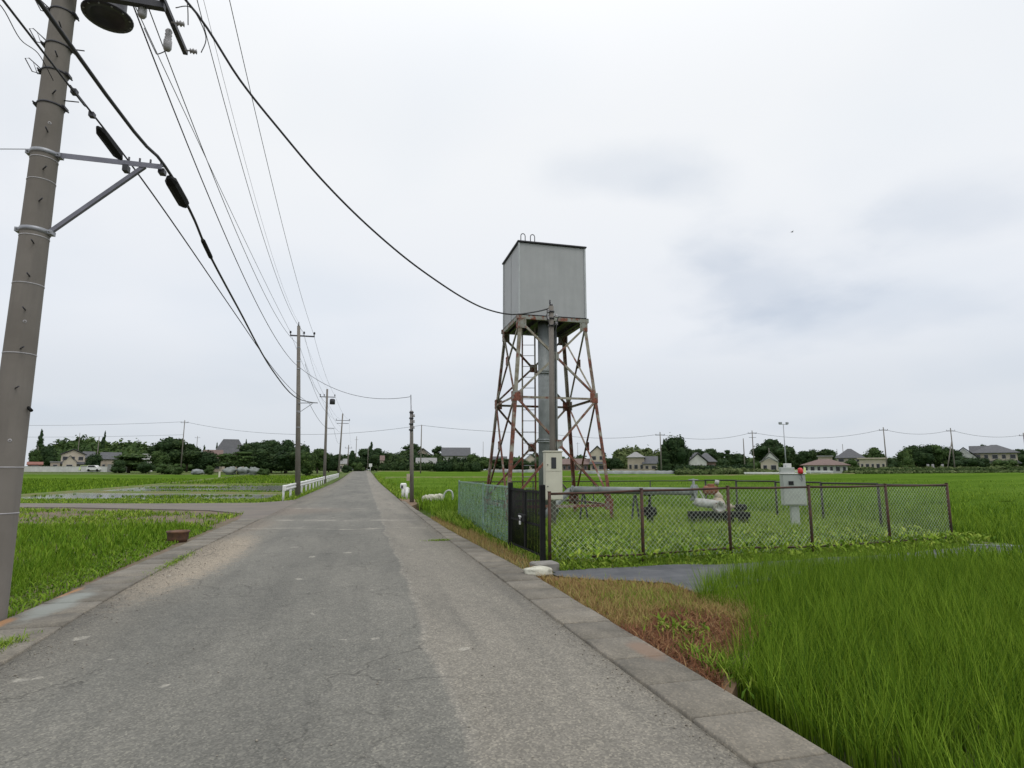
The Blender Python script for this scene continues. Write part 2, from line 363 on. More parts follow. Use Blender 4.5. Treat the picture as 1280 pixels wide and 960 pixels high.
def road_mat():
    m, t, b = newmat('worn_asphalt'); v = wcoords(t)
    g = N(t, 'ShaderNodeSeparateXYZ'); t.links.new(v, g.inputs[0])
    x, y = g.outputs[0], g.outputs[1]
    wob = math_(t, 'MULTIPLY', math_(t, 'SUBTRACT', noise(t, v, .5, 5), .5), .5)
    xs = math_(t, 'ADD', x, wob)
    big = noise(t, wcoords(t, (1, .35, 1)), .55, 5, .6); fine = noise(t, v, 95, 3, .7); mid = noise(t, v, 7, 6, .65)
    left = rampn(t, big, (.35, (.132, .130, .116)), (.62, (.185, .179, .157)))
    right = rampn(t, big, (.35, (.185, .173, .148)), (.65, (.235, .218, .185)))
    seam = N(t, 'ShaderNodeMapRange'); t.links.new(xs, seam.inputs[0])
    seam.inputs[1].default_value = .60; seam.inputs[2].default_value = .70
    c = mixc(t, seam.outputs[0], left, right)
    # paler dusty border along the left kerb
    lm = N(t, 'ShaderNodeMapRange'); t.links.new(math_(t, 'ADD', x, math_(t, 'MULTIPLY', wob, 2.5)), lm.inputs[0])
    lm.inputs[1].default_value = -1.9; lm.inputs[2].default_value = -3.3
    c = mixc(t, math_(t, 'MULTIPLY', lm.outputs[0], .75), c, (.205, .185, .15))
    # sand drift washed against the kerb
    def blob(cx, cy, rx, ry):
        a = math_(t, 'DIVIDE', math_(t, 'SUBTRACT', x, cx), rx); bb = math_(t, 'DIVIDE', math_(t, 'SUBTRACT', y, cy), ry)
        d = math_(t, 'SQRT', math_(t, 'ADD', math_(t, 'MULTIPLY', a, a), math_(t, 'MULTIPLY', bb, bb)))
        d = math_(t, 'ADD', d, math_(t, 'MULTIPLY', math_(t, 'SUBTRACT', mid, .5), 1.2))
        r = N(t, 'ShaderNodeMapRange'); t.links.new(d, r.inputs[0]); r.inputs[1].default_value = 1.05; r.inputs[2].default_value = .65
        return r.outputs[0]
    c = mixc(t, math_(t, 'MULTIPLY', blob(-2.85, 12.2, .75, 4.2), .75), c, (.33, .28, .215))
    c = mixc(t, math_(t, 'MULTIPLY', blob(-3.4, 18.5, .9, 3), .6), c, (.25, .21, .165))
    c = mixc(t, math_(t, 'MULTIPLY', blob(-4.8, 24.8, 4.5, 3), .6), c, (.20, .165, .135))
    # dark stains in the wheel tracks
    tr = math_(t, 'MULTIPLY', rampn(t, noise(t, wcoords(t, (2.2, .22, 1)), 1, 4), (.5, (0, 0, 0)), (.68, (1, 1, 1))), .35)
    c = mixc(t, tr, c, (.085, .085, .078))
    # pale scrapes across the road by the junction
    for yy, w in ((17.0, .10), (19.6, .24), (25.5, .10)):
        d = math_(t, 'ABSOLUTE', math_(t, 'SUBTRACT', math_(t, 'ADD', y, math_(t, 'MULTIPLY', x, .26)), math_(t, 'ADD', yy, math_(t, 'MULTIPLY', wob, 4.0))))
        r = N(t, 'ShaderNodeMapRange'); t.links.new(d, r.inputs[0]); r.inputs[1].default_value = w * 1.6; r.inputs[2].default_value = 0
        mk = math_(t, 'MULTIPLY', r.outputs[0], rampn(t, noise(t, v, 1.3, 4), (.42, (0, 0, 0)), (.55, (.85, .85, .85))))
        c = mixc(t, mk, c, (.32, .30, .26))
    # a pale line of crumbled seam
    sd_ = math_(t, 'ABSOLUTE', math_(t, 'SUBTRACT', xs, .65)); r = N(t, 'ShaderNodeMapRange'); t.links.new(sd_, r.inputs[0]); r.inputs[1].default_value = .05; r.inputs[2].default_value = 0
    c = mixc(t, math_(t, 'MULTIPLY', r.outputs[0], rampn(t, mid, (.4, (0, 0, 0)), (.6, (.7, .7, .7)))), c, (.27, .25, .215))
    # cracks
    dv = N(t, 'ShaderNodeVectorMath', operation='ADD'); nn = N(t, 'ShaderNodeTexNoise'); nn.inputs['Scale'].default_value = 1.6; nn.inputs['Detail'].default_value = 6
    t.links.new(v, nn.inputs['Vector']); sc = N(t, 'ShaderNodeVectorMath', operation='SCALE'); sc.inputs['Scale'].default_value = .9
    t.links.new(nn.outputs['Color'], sc.inputs[0]); t.links.new(v, dv.inputs[0]); t.links.new(sc.outputs[0], dv.inputs[1])
    crk = None
    for s_, wd, th in ((.55, .008, (.45, .55)), (1.7, .010, (.52, .6))):
        vo = N(t, 'ShaderNodeTexVoronoi', feature='DISTANCE_TO_EDGE'); vo.inputs['Scale'].default_value = s_; t.links.new(dv.outputs[0], vo.inputs['Vector'])
        r = N(t, 'ShaderNodeMapRange'); t.links.new(vo.outputs['Distance'], r.inputs[0]); r.inputs[1].default_value = wd * (2.2 if s_ > 1 else 1.2); r.inputs[2].default_value = 0
        mk = math_(t, 'MULTIPLY', r.outputs[0], rampn(t, noise(t, v, .45 if s_ > 1 else .3, 3), (th[0], (0, 0, 0)), (th[1], (1, 1, 1))))
        crk = mk if crk is None else math_(t, 'MAXIMUM', crk, mk)
    inv = math_(t, 'SUBTRACT', 1, math_(t, 'MULTIPLY', seam.outputs[0], .8))
    crk = math_(t, 'MULTIPLY', crk, inv)
    c = mixc(t, math_(t, 'MULTIPLY', crk, .5), c, (.04, .038, .033))
    # flecks: small pale worn chips
    fl = rampn(t, noise(t, v, 2.6, 2, .4), (.715, (0, 0, 0)), (.735, (1, 1, 1)))
    c = mixc(t, math_(t, 'MULTIPLY', fl, .5), c, (.40, .38, .33))
    # aggregate
    ag = N(t, 'ShaderNodeTexVoronoi'); ag.inputs['Scale'].default_value = 75; t.links.new(v, ag.inputs['Vector'])
    c = mixc(t, 1.0, c, rampn(t, ag.outputs['Color'], (.15, (.74, .74, .74)), (.6, (1.0, 1.0, 1.0)), (.97, (1.5, 1.48, 1.42))), 'MULTIPLY')
    c = mixc(t, .5, c, rampn(t, mid, (.3, (.78, .78, .78)), (.7, (1.2, 1.2, 1.2))), 'MULTIPLY')
    t.links.new(c, b.inputs['Base Color']); b.inputs['Roughness'].default_value = .88; b.inputs['Specular IOR Level'].default_value = .3
    bump(t, b, math_(t, 'SUBTRACT', math_(t, 'ADD', math_(t, 'MULTIPLY', ag.outputs['Distance'], .6), fine), math_(t, 'MULTIPLY', crk, 2)), .45, .008)
    return m
M['road'] = road_mat()
def kerb_mat():
    m, t, b = newmat('kerb_concrete'); v = wcoords(t)
    per = N(t, 'ShaderNodeAttribute'); per.attribute_name = 'tint'
    c = rampn(t, math_(t, 'ADD', math_(t, 'MULTIPLY', per.outputs['Fac'], .22), math_(t, 'MULTIPLY', noise(t, v, 2.5, 6, .65), .8)), (.3, (.105, .096, .078)), (.72, (.215, .195, .16)))
    ag = N(t, 'ShaderNodeTexVoronoi'); ag.inputs['Scale'].default_value = 70; t.links.new(v, ag.inputs['Vector'])
    c = mixc(t, 1.0, c, rampn(t, ag.outputs['Color'], (.15, (.82, .82, .82)), (.6, (1, 1, 1)), (.97, (1.35, 1.3, 1.25))), 'MULTIPLY')
    g = N(t, 'ShaderNodeSeparateXYZ'); t.links.new(v, g.inputs[0])
    wn = noise(t, v, 3, 5)
    for cx, cy, rx, ry, col in ((-3.62, 7.45, .11, .32, (.36, .18, .07)), (-3.72, 9.0, .13, .45, (.38, .18, .06)), (2.47, 4.95, .12, .35, (.20, .135, .095)), (-3.45, 8.3, .2, .9, (.24, .26, .24))):
        a = math_(t, 'DIVIDE', math_(t, 'SUBTRACT', g.outputs[0], cx), rx); bb = math_(t, 'DIVIDE', math_(t, 'SUBTRACT', g.outputs[1], cy), ry)
        d = math_(t, 'ADD', math_(t, 'SQRT', math_(t, 'ADD', math_(t, 'MULTIPLY', a, a), math_(t, 'MULTIPLY', bb, bb))), math_(t, 'MULTIPLY', math_(t, 'SUBTRACT', wn, .5), 1.6))
        r = N(t, 'ShaderNodeMapRange'); t.links.new(d, r.inputs[0]); r.inputs[1].default_value = 1.1; r.inputs[2].default_value = .5
        c = mixc(t, math_(t, 'MULTIPLY', r.outputs[0], .8), c, col)
    t.links.new(c, b.inputs['Base Color']); b.inputs['Roughness'].default_value = .9; bump(t, b, noise(t, v, 60, 3), .35, .006); return m
M['kerb'] = kerb_mat()
def canopy_mat():
    m, t, b = newmat('rice_canopy'); v = wcoords(t)
    big = noise(t, wcoords(t, (.03, .12, 1)), 1.0, 5, .65); fine = noise(t, wcoords(t, (1, 2.2, 1)), 3.5, 7, .75)
    f = math_(t, 'ADD', math_(t, 'MULTIPLY', big, .55), math_(t, 'MULTIPLY', fine, .45))
    t.links.new(rampn(t, f, (.36, (.058, .115, .014)), (.50, (.088, .158, .020)), (.66, (.145, .22, .038))), b.inputs['Base Color'])
    b.inputs['Roughness'].default_value = 1; b.inputs['Specular IOR Level'].default_value = .0
    bump(t, b, fine, 1.0, .12); return m
M['canopy'] = canopy_mat()
def ground_mat():
    m, t, b = newmat('field_ground'); v = wcoords(t)
    big = noise(t, wcoords(t, (.03, .045, 1)), 1.0, 5, .6); fine = noise(t, v, 1.2, 6, .7)
    f = math_(t, 'ADD', math_(t, 'MULTIPLY', big, .6), math_(t, 'MULTIPLY', fine, .4))
    t.links.new(rampn(t, f, (.36, (.055, .088, .018)), (.5, (.078, .118, .022)), (.66, (.12, .13, .045))), b.inputs['Base Color'])
    b.inputs['Roughness'].default_value = .9; b.inputs['Specular IOR Level'].default_value = .15; bump(t, b, fine, .8, .15); return m
M['ground'] = ground_mat()
def water_mat():
    m, t, b = newmat('paddy_water'); v = wcoords(t)
    b.inputs['Base Color'].default_value = (.10, .10, .075, 1); b.inputs['Roughness'].default_value = .12
    b.inputs['Specular IOR Level'].default_value = .6
    bump(t, b, noise(t, v, 6, 3), .04, .02); return m
M['water'] = water_mat()
M['sideroad'] = simple('side_road_surface', (.13, .115, .10), (.17, .145, .12), .9, .8, 0, .4)

# ------------------------------------------------------------------ ground, road, kerbs
rng = np.random.default_rng(11); random.seed(5)
def sheet(name, poly, z, m, skirt=None, kind='structure', label=None):
    mb = MB(); n = len(poly)
    mb.add([(x, y, z + gzf(x, y)) for x, y in poly], [tuple(range(n))])
    if skirt is not None:
        vs = [(x, y, z + gzf(x, y)) for x, y in poly] + [(x, y, skirt) for x, y in poly]
        mb.add(vs, [(i, n + i, n + (i + 1) % n, (i + 1) % n) for i in range(n)])
    o = mb.build(name, m); return tag(o, label, None, None, kind)
def grid(name, xs, ys, zf, m, kind='structure', label=None, tint=None):
    X, Y = np.meshgrid(xs, ys); Z = zf(X, Y); V = np.stack([X.ravel(), Y.ravel(), Z.ravel()], 1)
    nx, ny = len(xs), len(ys); i = np.arange((ny - 1) * (nx - 1)); r, c = i // (nx - 1), i % (nx - 1); a = r * nx + c
    o = fastmesh(name, V, np.stack([a, a + 1, a + nx + 1, a + nx], 1), None, m, smooth=True)
    return tag(o, label, None, None, kind)
def geo(a, b, n): # symmetric spacing, dense in the middle
    t = np.linspace(-1, 1, n); return np.sign(t) * (np.abs(t) ** 3) * b
ax = geo(0, 2500, 121)
grid('ground', ax, ax, lambda X, Y: gz(X, Y) - .36, M['ground'])
# road: slightly crowned strip that follows the land
ys = np.concatenate([np.arange(-14, 60, 1.0), np.arange(60, 330, 6.0)])
def xl(y): return np.where(y < 33, np.interp(y, [-14, 6, 8, 9.3, 13, 20], [-2.82, -2.84, -3.0, -3.07, -3.2, -3.22]), -3.55) + sm(60, 250, y) * .6
def xr(y): return np.interp(y, [-14, 3.3, 8, 12, 16, 25], [2.12, 2.10, 2.02, 1.96, 1.91, 1.90]) - sm(60, 250, y) * .3
cols = np.linspace(0, 1, 9)
V = []; 
for y in ys:
    a, b_ = float(xl(y)), float(xr(y))
    for c in cols:
        x = a + (b_ - a) * c; V.append((x, y, gzf(x, y) + .002 + .03 * math.sin(math.pi * c) * 0))
    V.append((b_ + .0, y, gzf(b_, y) - .34)); V.append((a, y, gzf(a, y) - .34))
V = np.array(V); n = 11; F = []
for r in range(len(ys) - 1):
    for c in range(8): F.append((r * n + c, r * n + c + 1, (r + 1) * n + c + 1, (r + 1) * n + c))
    F.append((r * n + 8, r * n + 9, (r + 1) * n + 9, (r + 1) * n + 8)); F.append((r * n + 10, r * n, (r + 1) * n, (r + 1) * n + 10))
tag(fastmesh('road', V, np.array(F), None, M['road']), None, None, None, 'structure')
# kerb blocks, 60 cm long, each a little out of line
def kerb(name, y0, y1, xin, xout, zt, L=.6):
    V = []; F = []; T = []; y = y0; rr = random.Random(3)
    while y < y1:
        g = .006; a, b_ = y + g, y + L - g; dz = rr.uniform(-.006, .006); ti = rr.random()
        x0a, x0b, x1a, x1b = xin(a), xin(b_), xout(a), xout(b_); sgn = 1 if x1a > x0a else -1
        k = len(V); zt_ = zt + dz; e = .012
        top = [(x0a, a), (x1a, a), (x1b, b_), (x0b, b_)]
        cx, cy = (x0a + x1a) / 2, (a + b_) / 2
        ins = [(x + (e if x < cx else -e), yy + (e if yy < cy else -e)) for x, yy in top]
        V += [(x, yy, zt_ + gzf(x, yy)) for x, yy in ins] + [(x, yy, zt_ - .01 + gzf(x, yy)) for x, yy in top] + [(x, yy, -.36) for x, yy in top]
        fs = [(0, 1, 2, 3)] + [(4 + i, 4 + (i + 1) % 4, (i + 1) % 4, i) for i in range(4)] + [(8 + i, 8 + (i + 1) % 4, 4 + (i + 1) % 4, 4 + i) for i in range(4)]
        if sgn < 0: fs = [tuple(reversed(f)) for f in fs]
        F += [tuple(k + i for i in f) for f in fs]; T += [ti] * 12; y += L
    return tag(fastmesh(name, np.array(V), np.array(F), None, M['kerb'], np.array(T)), None, None, None, 'structure')
def ko(y): return float(np.interp(y, [-14, 3, 8, 9.2, 16, 20, 24, 31], [2.60, 2.60, 2.58, 2.54, 2.24, 2.18, 2.10, 2.08]))
kerb('kerb', -13.8, 30.5, lambda y: float(xr(y)) + .008, ko, .022)
kerb('kerb', -13.8, 20.5, lambda y: float(xl(y)) - .008, lambda y: float(np.interp(y, [-14, 9, 13, 20], [-3.64, -3.68, -3.70, -3.86])), .018)
# left lot, side road, paddies on the left
lot = [(-3.65, -14), (-3.67, 9), (-3.69, 13), (-3.86, 20.4), (-4.3, 24.0), (-6, 26.2), (-12.3, 29.6), (-60, 43), (-60, -14)]
sheet('verge', lot, -.045, M['dirt'], -.4)
side = [(-3.2, 20.4), (-3.86, 20.5), (-4.3, 23.9), (-6, 26.1), (-12.3, 29.5), (-60, 42.9), (-60, 45.0), (-15.9, 33.5), (-9.5, 31.8), (-5.1, 31.3), (-4.1, 32.6), (-3.5, 34.5), (-3.2, 34.5)]
side = [(x if x < -3.3 else -3.225, y) for x, y in side]
sheet('side_road', side, -.004, M['sideroad'], -.4)
bank = [(-3.55, 34.6), (-4.1, 32.7), (-5.1, 31.4), (-9.5, 31.9), (-15.9, 33.6), (-60, 45.1), (-60, 50), (-18.5, 38.8), (-5.6, 35.6), (-4.9, 60), (-4.9, 150), (-3.3, 150), (-3.5, 60)]
sheet('verge', bank[:6] + bank[6:], -.06, M['ground'], -.4)
grid('paddy_water', np.linspace(-23.6, -5.3, 20), np.linspace(35.9, 78, 30), lambda X, Y: gz(X, Y) - .30 + 0 * X, M['water'])
# dykes
def strip(name, pts, w, zt, m):
    mb = MB()
    for (a, b_), (c, d) in zip(pts, pts[1:]):
        n_ = max(2, int(math.hypot(c - a, d - b_) / 8))
        for k in range(n_):
            p0 = (a + (c - a) * k / n_, b_ + (d - b_) * k / n_); p1 = (a + (c - a) * (k + 1) / n_, b_ + (d - b_) * (k + 1) / n_)
            dx_, dy_ = p1[0] - p0[0], p1[1] - p0[1]; L = math.hypot(dx_, dy_); nx, ny = -dy_ / L, dx_ / L
            q = []
            for p_ in (p0, p1):
                g = gzf(*p_)
                for o_, z_ in ((-w, -.36), (-w * .45, zt), (w * .45, zt), (w, -.36)): q.append((p_[0] + nx * o_, p_[1] + ny * o_, g + z_))
            mb.add(q, [(0, 1, 5, 4), (1, 2, 6, 5), (2, 3, 7, 6)], True)
    return tag(mb.build(name, m), None, None, None, 'structure')
M['dyke'] = simple('dyke_grass', (.10, .15, .03), (.16, .15, .06), .95, .8, 0, .8)
strip('paddy_dyke', [(-24, 40), (-24.3, 140)], .35, -.16, M['dyke'])
strip('paddy_dyke', [(-24, 78.5), (-5, 78.5)], .4, -.16, M['dyke'])
strip('paddy_dyke', [(-23.6, 58), (-5.3, 50)], .35, -.18, M['dyke'])
strip('paddy_dyke', [(3.2, 92), (160, 92)], .9, .35, M['dyke'])
strip('paddy_dyke', [(3.2, 150), (190, 150)], 1.5, .42, M['dyke'])
grid('rice_field', np.linspace(-110, -24.4, 60), np.linspace(39, 134, 70), lambda X, Y: gz(X, Y) - .20 + .04 * np.sin(X * 1.3 + Y), M['canopy'])
# far road-side land on the left beyond the flooded paddy reads as mown grass: the ground sheet shows
# compound and verges on the right
comp = [(2.50, 8.9), (2.23, 15.8), (2.17, 19.9), (13.6, 19.9), (13.9, 9.6), (13.5, 8.9)]
sheet('compound_ground', comp, -.035, M['compsoil'], -.4)
brown = [(2.56, 3.9), (2.52, 8.88), (7.0, 8.88), (6.2, 8.1), (5.4, 7.4), (4.5, 6.5), (4.1, 5.6), (3.4, 4.8)]
sheet('verge', brown, -.04, M['drysoil'], -.4)
sheet('paddy_mud', [(2.5, -14), (2.5, 5.2), (5.0, 8.9), (14.5, 9.4), (20, 9.4), (20, -14)], -.352, M['soil'])
patch = [(2.0, 30.6), (2.08, 27.0), (2.9, 30.2), (3.1, 33.5), (2.0, 34.5)]
sheet('verge', patch, -.03, M['drysoil'], -.4)
# right rice canopy, below the leaf tips
def ricez(X, Y):
    return gz(X, Y) - .30 + .50 * sm(15, 34, np.hypot(X, Y)) - .38 * (1 - sm(2.3, 3.9, X)) + .05 * np.sin(X * 1.7 + np.sin(Y * .9) * 2) * np.sin(Y * 2.1 + np.cos(X * 1.3))
def canopy(name, x0, x1, y0, y1, nx, ny): return grid(name, np.linspace(x0, x1, nx), y0 + (y1 - y0) * np.linspace(0, 1, ny) ** 1.6, ricez, M['canopy'])
canopy('rice_field', 3.3, 220, 20.6, 34.5, 260, 60)
canopy('rice_field', 2.4, 220, 34.5, 150, 240, 150)
canopy('rice_field', 14.6, 120, -10, 20.3, 110, 80)
# ------------------------------------------------------------------ leaves and blades
CAMYAW = YAW
def in_view(x, y, margin=14, dmin=.0):
    X = math.cos(YAW) * x - math.sin(YAW) * y; Y = math.sin(YAW) * x + math.cos(YAW) * y
    ang = np.degrees(np.arctan2(X, Y)); return (np.abs(ang) < 41.5 + margin) & (Y > dmin)
def inpoly(poly, x, y):
    r = np.zeros(len(x), bool); n = len(poly); j = n - 1
    for i in range(n):
        xi, yi = poly[i]; xj, yj = poly[j]
        c = ((yi > y) != (yj > y)) & (x < (xj - xi) * (y - yi) / (yj - yi + 1e-12) + xi); r ^= c; j = i
    return r
def blades(x, y, z, h, w, lean, rg, curl=.5):
    """grass blades: bent ribbons with a pointed tip. x,y,z,h,w arrays"""
    n = len(x); az = rg.uniform(0, 2 * np.pi, n); tw = az + np.pi / 2 + rg.uniform(-.5, .5, n)
    ln = lean * h * rg.uniform(.3, 1.2, n); dx_, dy_ = np.cos(az), np.sin(az); wx, wy = np.cos(tw) * w / 2, np.sin(tw) * w / 2
    def pt(t, k):
        off = ln * t ** 2; zz = h * (t - curl * .35 * t ** 3 * rg_u)
        return np.stack([x + dx_ * off, y + dy_ * off, z + zz], 1)
    rg_u = rg.uniform(0, 1.6, n)
    b0, b1, b2 = pt(0., 0), pt(.5, 0), pt(1., 0); w3 = np.stack([wx, wy, 0 * wx], 1)
    V = np.stack([b0 - w3 * .7, b0 + w3 * .7, b1 + w3, b1 - w3, b2], 1).reshape(-1, 3)
    i = np.arange(n) * 5
    F4 = np.stack([i, i + 1, i + 2, i + 3], 1); F3 = np.stack([i + 3, i + 2, i + 4], 1)
    T = np.repeat(np.clip(rg.normal(.5, .26, n), 0, 1), 5)
    return V, F4, F3, T
def join(name, parts, m, kind, label):
    V = []; A = []; B = []; T = []; k = 0
    for v, a, b_, t in parts:
        V.append(v); A.append(a + k); B.append(b_ + k); T.append(t); k += len(v)
    o = fastmesh(name, np.concatenate(V), np.concatenate(A), np.concatenate(B), m, np.concatenate(T))
    return tag(o, label, None, None, kind)
def scatter(x0, x1, y0, y1, dens, rg): 
    n = int((x1 - x0) * (y1 - y0) * dens); return rg.uniform(x0, x1, n), rg.uniform(y0, y1, n)
EXC = [(2.0, 4.1), (3.0, 4.5), (3.7, 5.35), (4.35, 5.95), (4.2, 6.35), (4.12, 6.75), (4.7, 7.5), (5.6, 8.2), (6.6, 8.7), (8.6, 8.95), (11.4, 8.85), (14.1, 9.3), (14.2, 20.2), (3.4, 20.2), (2.4, 20.0), (2.0, 20.0)]
def rice_ok(x, y):
    lim = np.interp(y, [-5, 4, 20, 24, 28, 33.5, 36, 200], [2.75, 2.75, 2.4, 2.4, 2.4, 3.1, 2.9, 2.9])
    return (x > lim) & ~inpoly(EXC, x, y) & in_view(x, y, 10)
def rice_hills(x0, x1, y0, y1, sx, sy, per, h, w, spread, rg, test=None, zb=-.20, lean=.45):
    X, Y = np.meshgrid(np.arange(x0, x1, sx), np.arange(y0, y1, sy)); X = X.ravel(); Y = Y.ravel()
    X = X + rg.normal(0, sx * .12, len(X)); Y = Y + rg.normal(0, sy * .12, len(Y))
    k = rice_ok(X, Y) if test is None else test(X, Y); X, Y = X[k], Y[k]
    d = np.hypot(X, Y)
    X = np.repeat(X, per); Y = np.repeat(Y, per); n = len(X); hh = np.repeat(h * rg.uniform(.85, 1.12, len(X) // per), per)
    X = X + rg.normal(0, spread, n); Y = Y + rg.normal(0, spread, n)
    return blades(X, Y, gz(X, Y) + zb, hh * rg.uniform(.6, 1.08, n) ** .6, w * rg.uniform(.6, 1.25, n), lean, rg)
def ring(lo, hi, f): return lambda x, y: f(x, y) & (np.hypot(x, y) >= lo) & (np.hypot(x, y) < hi)
rg = np.random.default_rng(4)
near = rice_hills(2.7, 16, 1.2, 12, .25, .18, 64, .73, .0066, .036, rg, ring(0, 12.5, rice_ok), zb=-.35, lean=.38)
mid = rice_hills(2.8, 30, .5, 26, .32, .26, 20, .60, .018, .08, rg, ring(12.5, 24, rice_ok))
far1 = rice_hills(2.8, 55, 2, 48, .42, .36, 12, .60, .035, .14, rg, ring(24, 46, rice_ok))
far2 = rice_hills(2.8, 90, 5, 90, .9, .8, 6, .60, .07, .28, rg, ring(46, 88, rice_ok))
join('rice_plants', [near, mid, far1, far2], M['rice'], 'stuff', 'dense bright green rice plants filling the paddy on the right of the road')
# weeds inside the compound
cw = [(3.1, 9.45), (3.1, 19.6), (12.9, 19.7), (13.4, 10.0), (12.9, 9.9), (10.9, 9.8), (8.6, 9.55), (6.6, 9.35), (4.8, 9.25)]
x, y = scatter(3, 13.5, 9.2, 19.8, 800, rg); k = inpoly(cw, x, y); x, y = x[k], y[k]
hh = np.clip(.06 + .36 * sm(9.8, 12.5, y) + .10 * np.sin(x * 2.1 + y * 1.3) * np.sin(y * 2.3 - x), .08, .5)
w1 = blades(x, y, 0 * x - .04, hh * rg.uniform(.5, 1.1, len(x)), rg.uniform(.010, .022, len(x)), .8, rg, .8)
x, y = scatter(3, 13.5, 9.2, 19.8, 160, rg); k = inpoly(cw, x, y); x, y = x[k], y[k]
w2 = blades(x, y, 0 * x + rg.uniform(0, .2, len(x)), rg.uniform(.05, .12, len(x)), rg.uniform(.03, .06, len(x)), 1.6, rg, .8)
# low creeping weeds outside the front fence and along the green fence
x, y = scatter(3.0, 13.6, 9.1, 10.1, 700, rg); k = inpoly([(3.1, 9.25), (6.5, 9.15), (9, 9.3), (13.5, 9.9), (13.4, 10.4), (3.1, 9.9)], x, y); x, y = x[k], y[k]
w3 = blades(x, y, 0 * x - .04, rg.uniform(.03, .11, len(x)), rg.uniform(.012, .03, len(x)), 1.1, rg, .9)
x, y = scatter(2.25, 3.1, 12.5, 20.4, 700, rg); k = (x > 2.82) | ((y > 15.5) & (x > 2.65 - .06 * (y - 15.5))); x, y = x[k], y[k]
w4 = blades(x, y, 0 * x - .04, rg.uniform(.08, .30, len(x)) * (.5 + .9 * sm(12, 18, y)), rg.uniform(.015, .03, len(x)), .9, rg, .7)
x, y = scatter(2.85, 3.12, 9.9, 12.6, 300, rg)
w5 = blades(x, y, 0 * x - .04, rg.uniform(.05, .28, len(x)), rg.uniform(.012, .03, len(x)), .9, rg, .7)
join('weeds', [w1, w2, w3, w4, w5], M['weed'], 'stuff', 'tangled green weeds growing inside and along the chain link enclosure')
# dry grass: strip by the kerb and the patch before the tarp
x, y = scatter(2.15, 3.0, 9.2, 20, 900, rg); k = (x > np.interp(y, [9.2, 16, 20], [2.56, 2.26, 2.19])) & (rg.random(len(x)) < .45 + .5 * (x < 2.85))
x, y = x[k], y[k]
d1 = blades(x, y, 0 * x - .04, rg.uniform(.05, .19, len(x)), rg.uniform(.006, .013, len(x)), .9, rg, .6)
bp = [(2.60, 4.0), (2.60, 8.8), (2.95, 8.5), (4.2, 7.75), (4.3, 7.0), (4.5, 6.4), (4.35, 5.8), (3.8, 5.2), (3.0, 4.6)]
x, y = scatter(2.6, 5.2, 3.8, 9, 2400, rg); k = inpoly(bp, x, y); x, y = x[k], y[k]
far_ = y + .35 * np.sin(x * 5) > 6.1
xa, ya = x[far_], y[far_]; xb, yb = x[~far_], y[~far_]
d2 = blades(xa, ya, 0 * xa - .04, rg.uniform(.04, .15, len(xa)), rg.uniform(.005, .010, len(xa)), .9, rg, .6)
join('dry_grass', [d1, d2], M['dry'], 'stuff', 'straw coloured dry grass beside the kerb and in front of the weed sheet')
d3 = blades(xb, yb, 0 * xb - .04, rg.uniform(.03, .12, len(xb)), rg.uniform(.006, .014, len(xb)), 1.5, rg, .9)
k = rg.random(len(xa)) < .3
d4 = blades(xa[k], ya[k], 0 * xa[k] - .04, rg.uniform(.04, .10, k.sum()), rg.uniform(.005, .010, k.sum()), 1.3, rg, .9)
join('dead_weeds', [d3, d4], M['deadweed'], 'stuff', 'reddish brown dead weeds matted at the kerb corner by the rice')
# a few live weeds in the dead patch
x = 3.2 + rg.normal(0, .13, 110); y = 5.6 + rg.normal(0, .18, 110)
l1 = blades(x, y, 0 * x - .02, rg.uniform(.05, .12, 110), rg.uniform(.015, .032, 110), 1.2, rg, .9)
x = 3.5 + rg.normal(0, .35, 1900); y = 7.0 + rg.normal(0, .5, 1900)
l2 = blades(x, y, 0 * x - .04, rg.uniform(.05, .15, 1900), rg.uniform(.004, .008, 1900), .8, rg, .6)
x = 2.9 + rg.normal(0, .08, 300); y = 4.6 + rg.normal(0, .3, 300)
l3 = blades(x, y, 0 * x - .04, rg.uniform(.05, .16, 300), rg.uniform(.01, .02, 300), 1.0, rg, .6)
join('weeds', [l1, l2, l3], M['weed'], 'stuff', 'small green weeds sprouting out of the dead brown patch')
# left lot grass
def lot_ok(x, y):
    edge = np.interp(y, [-14, 7, 9.5, 13, 20], [-3.70, -3.70, -3.84, -3.95, -4.1])
    far = 19.0 - (x + 4) * .30 - 0.6 + .5 * np.sin(x * .9)
    return (x < edge) & (y < far) & in_view(x, y, 10)
x, y = scatter(-12, -3.7, 4, 22, 900, rg); k = lot_ok(x, y) & (np.hypot(x, y) < 13); x, y = x[k], y[k]
e = -3.8 - x
def lot_h(x, y, n): 
    e = -3.9 - x; return (.06 + .23 * sm(.15, 1.5, e)) * rg.uniform(.55, 1.1, n)
g1 = blades(x, y, 0 * x - .05, lot_h(x, y, len(x)), rg.uniform(.008, .014, len(x)), .5, rg)
x, y = scatter(-30, -3.7, 6, 30, 230, rg); k = lot_ok(x, y) & (np.hypot(x, y) >= 13); x, y = x[k], y[k]
g2 = blades(x, y, 0 * x - .05, lot_h(x, y, len(x)), rg.uniform(.014, .03, len(x)), .5, rg)
x, y = scatter(-5.5, -3.7, 4.5, 20, 420, rg); k = lot_ok(x, y); x, y = x[k], y[k]
g3 = blades(x, y, 0 * x - .04, rg.uniform(.04, .10, len(x)), rg.uniform(.010, .026, len(x)), 1.6, rg, 1)
join('grass', [g1, g2, g3], M['lawn'], 'stuff', 'bright green grass on the left lot behind the concrete pole')
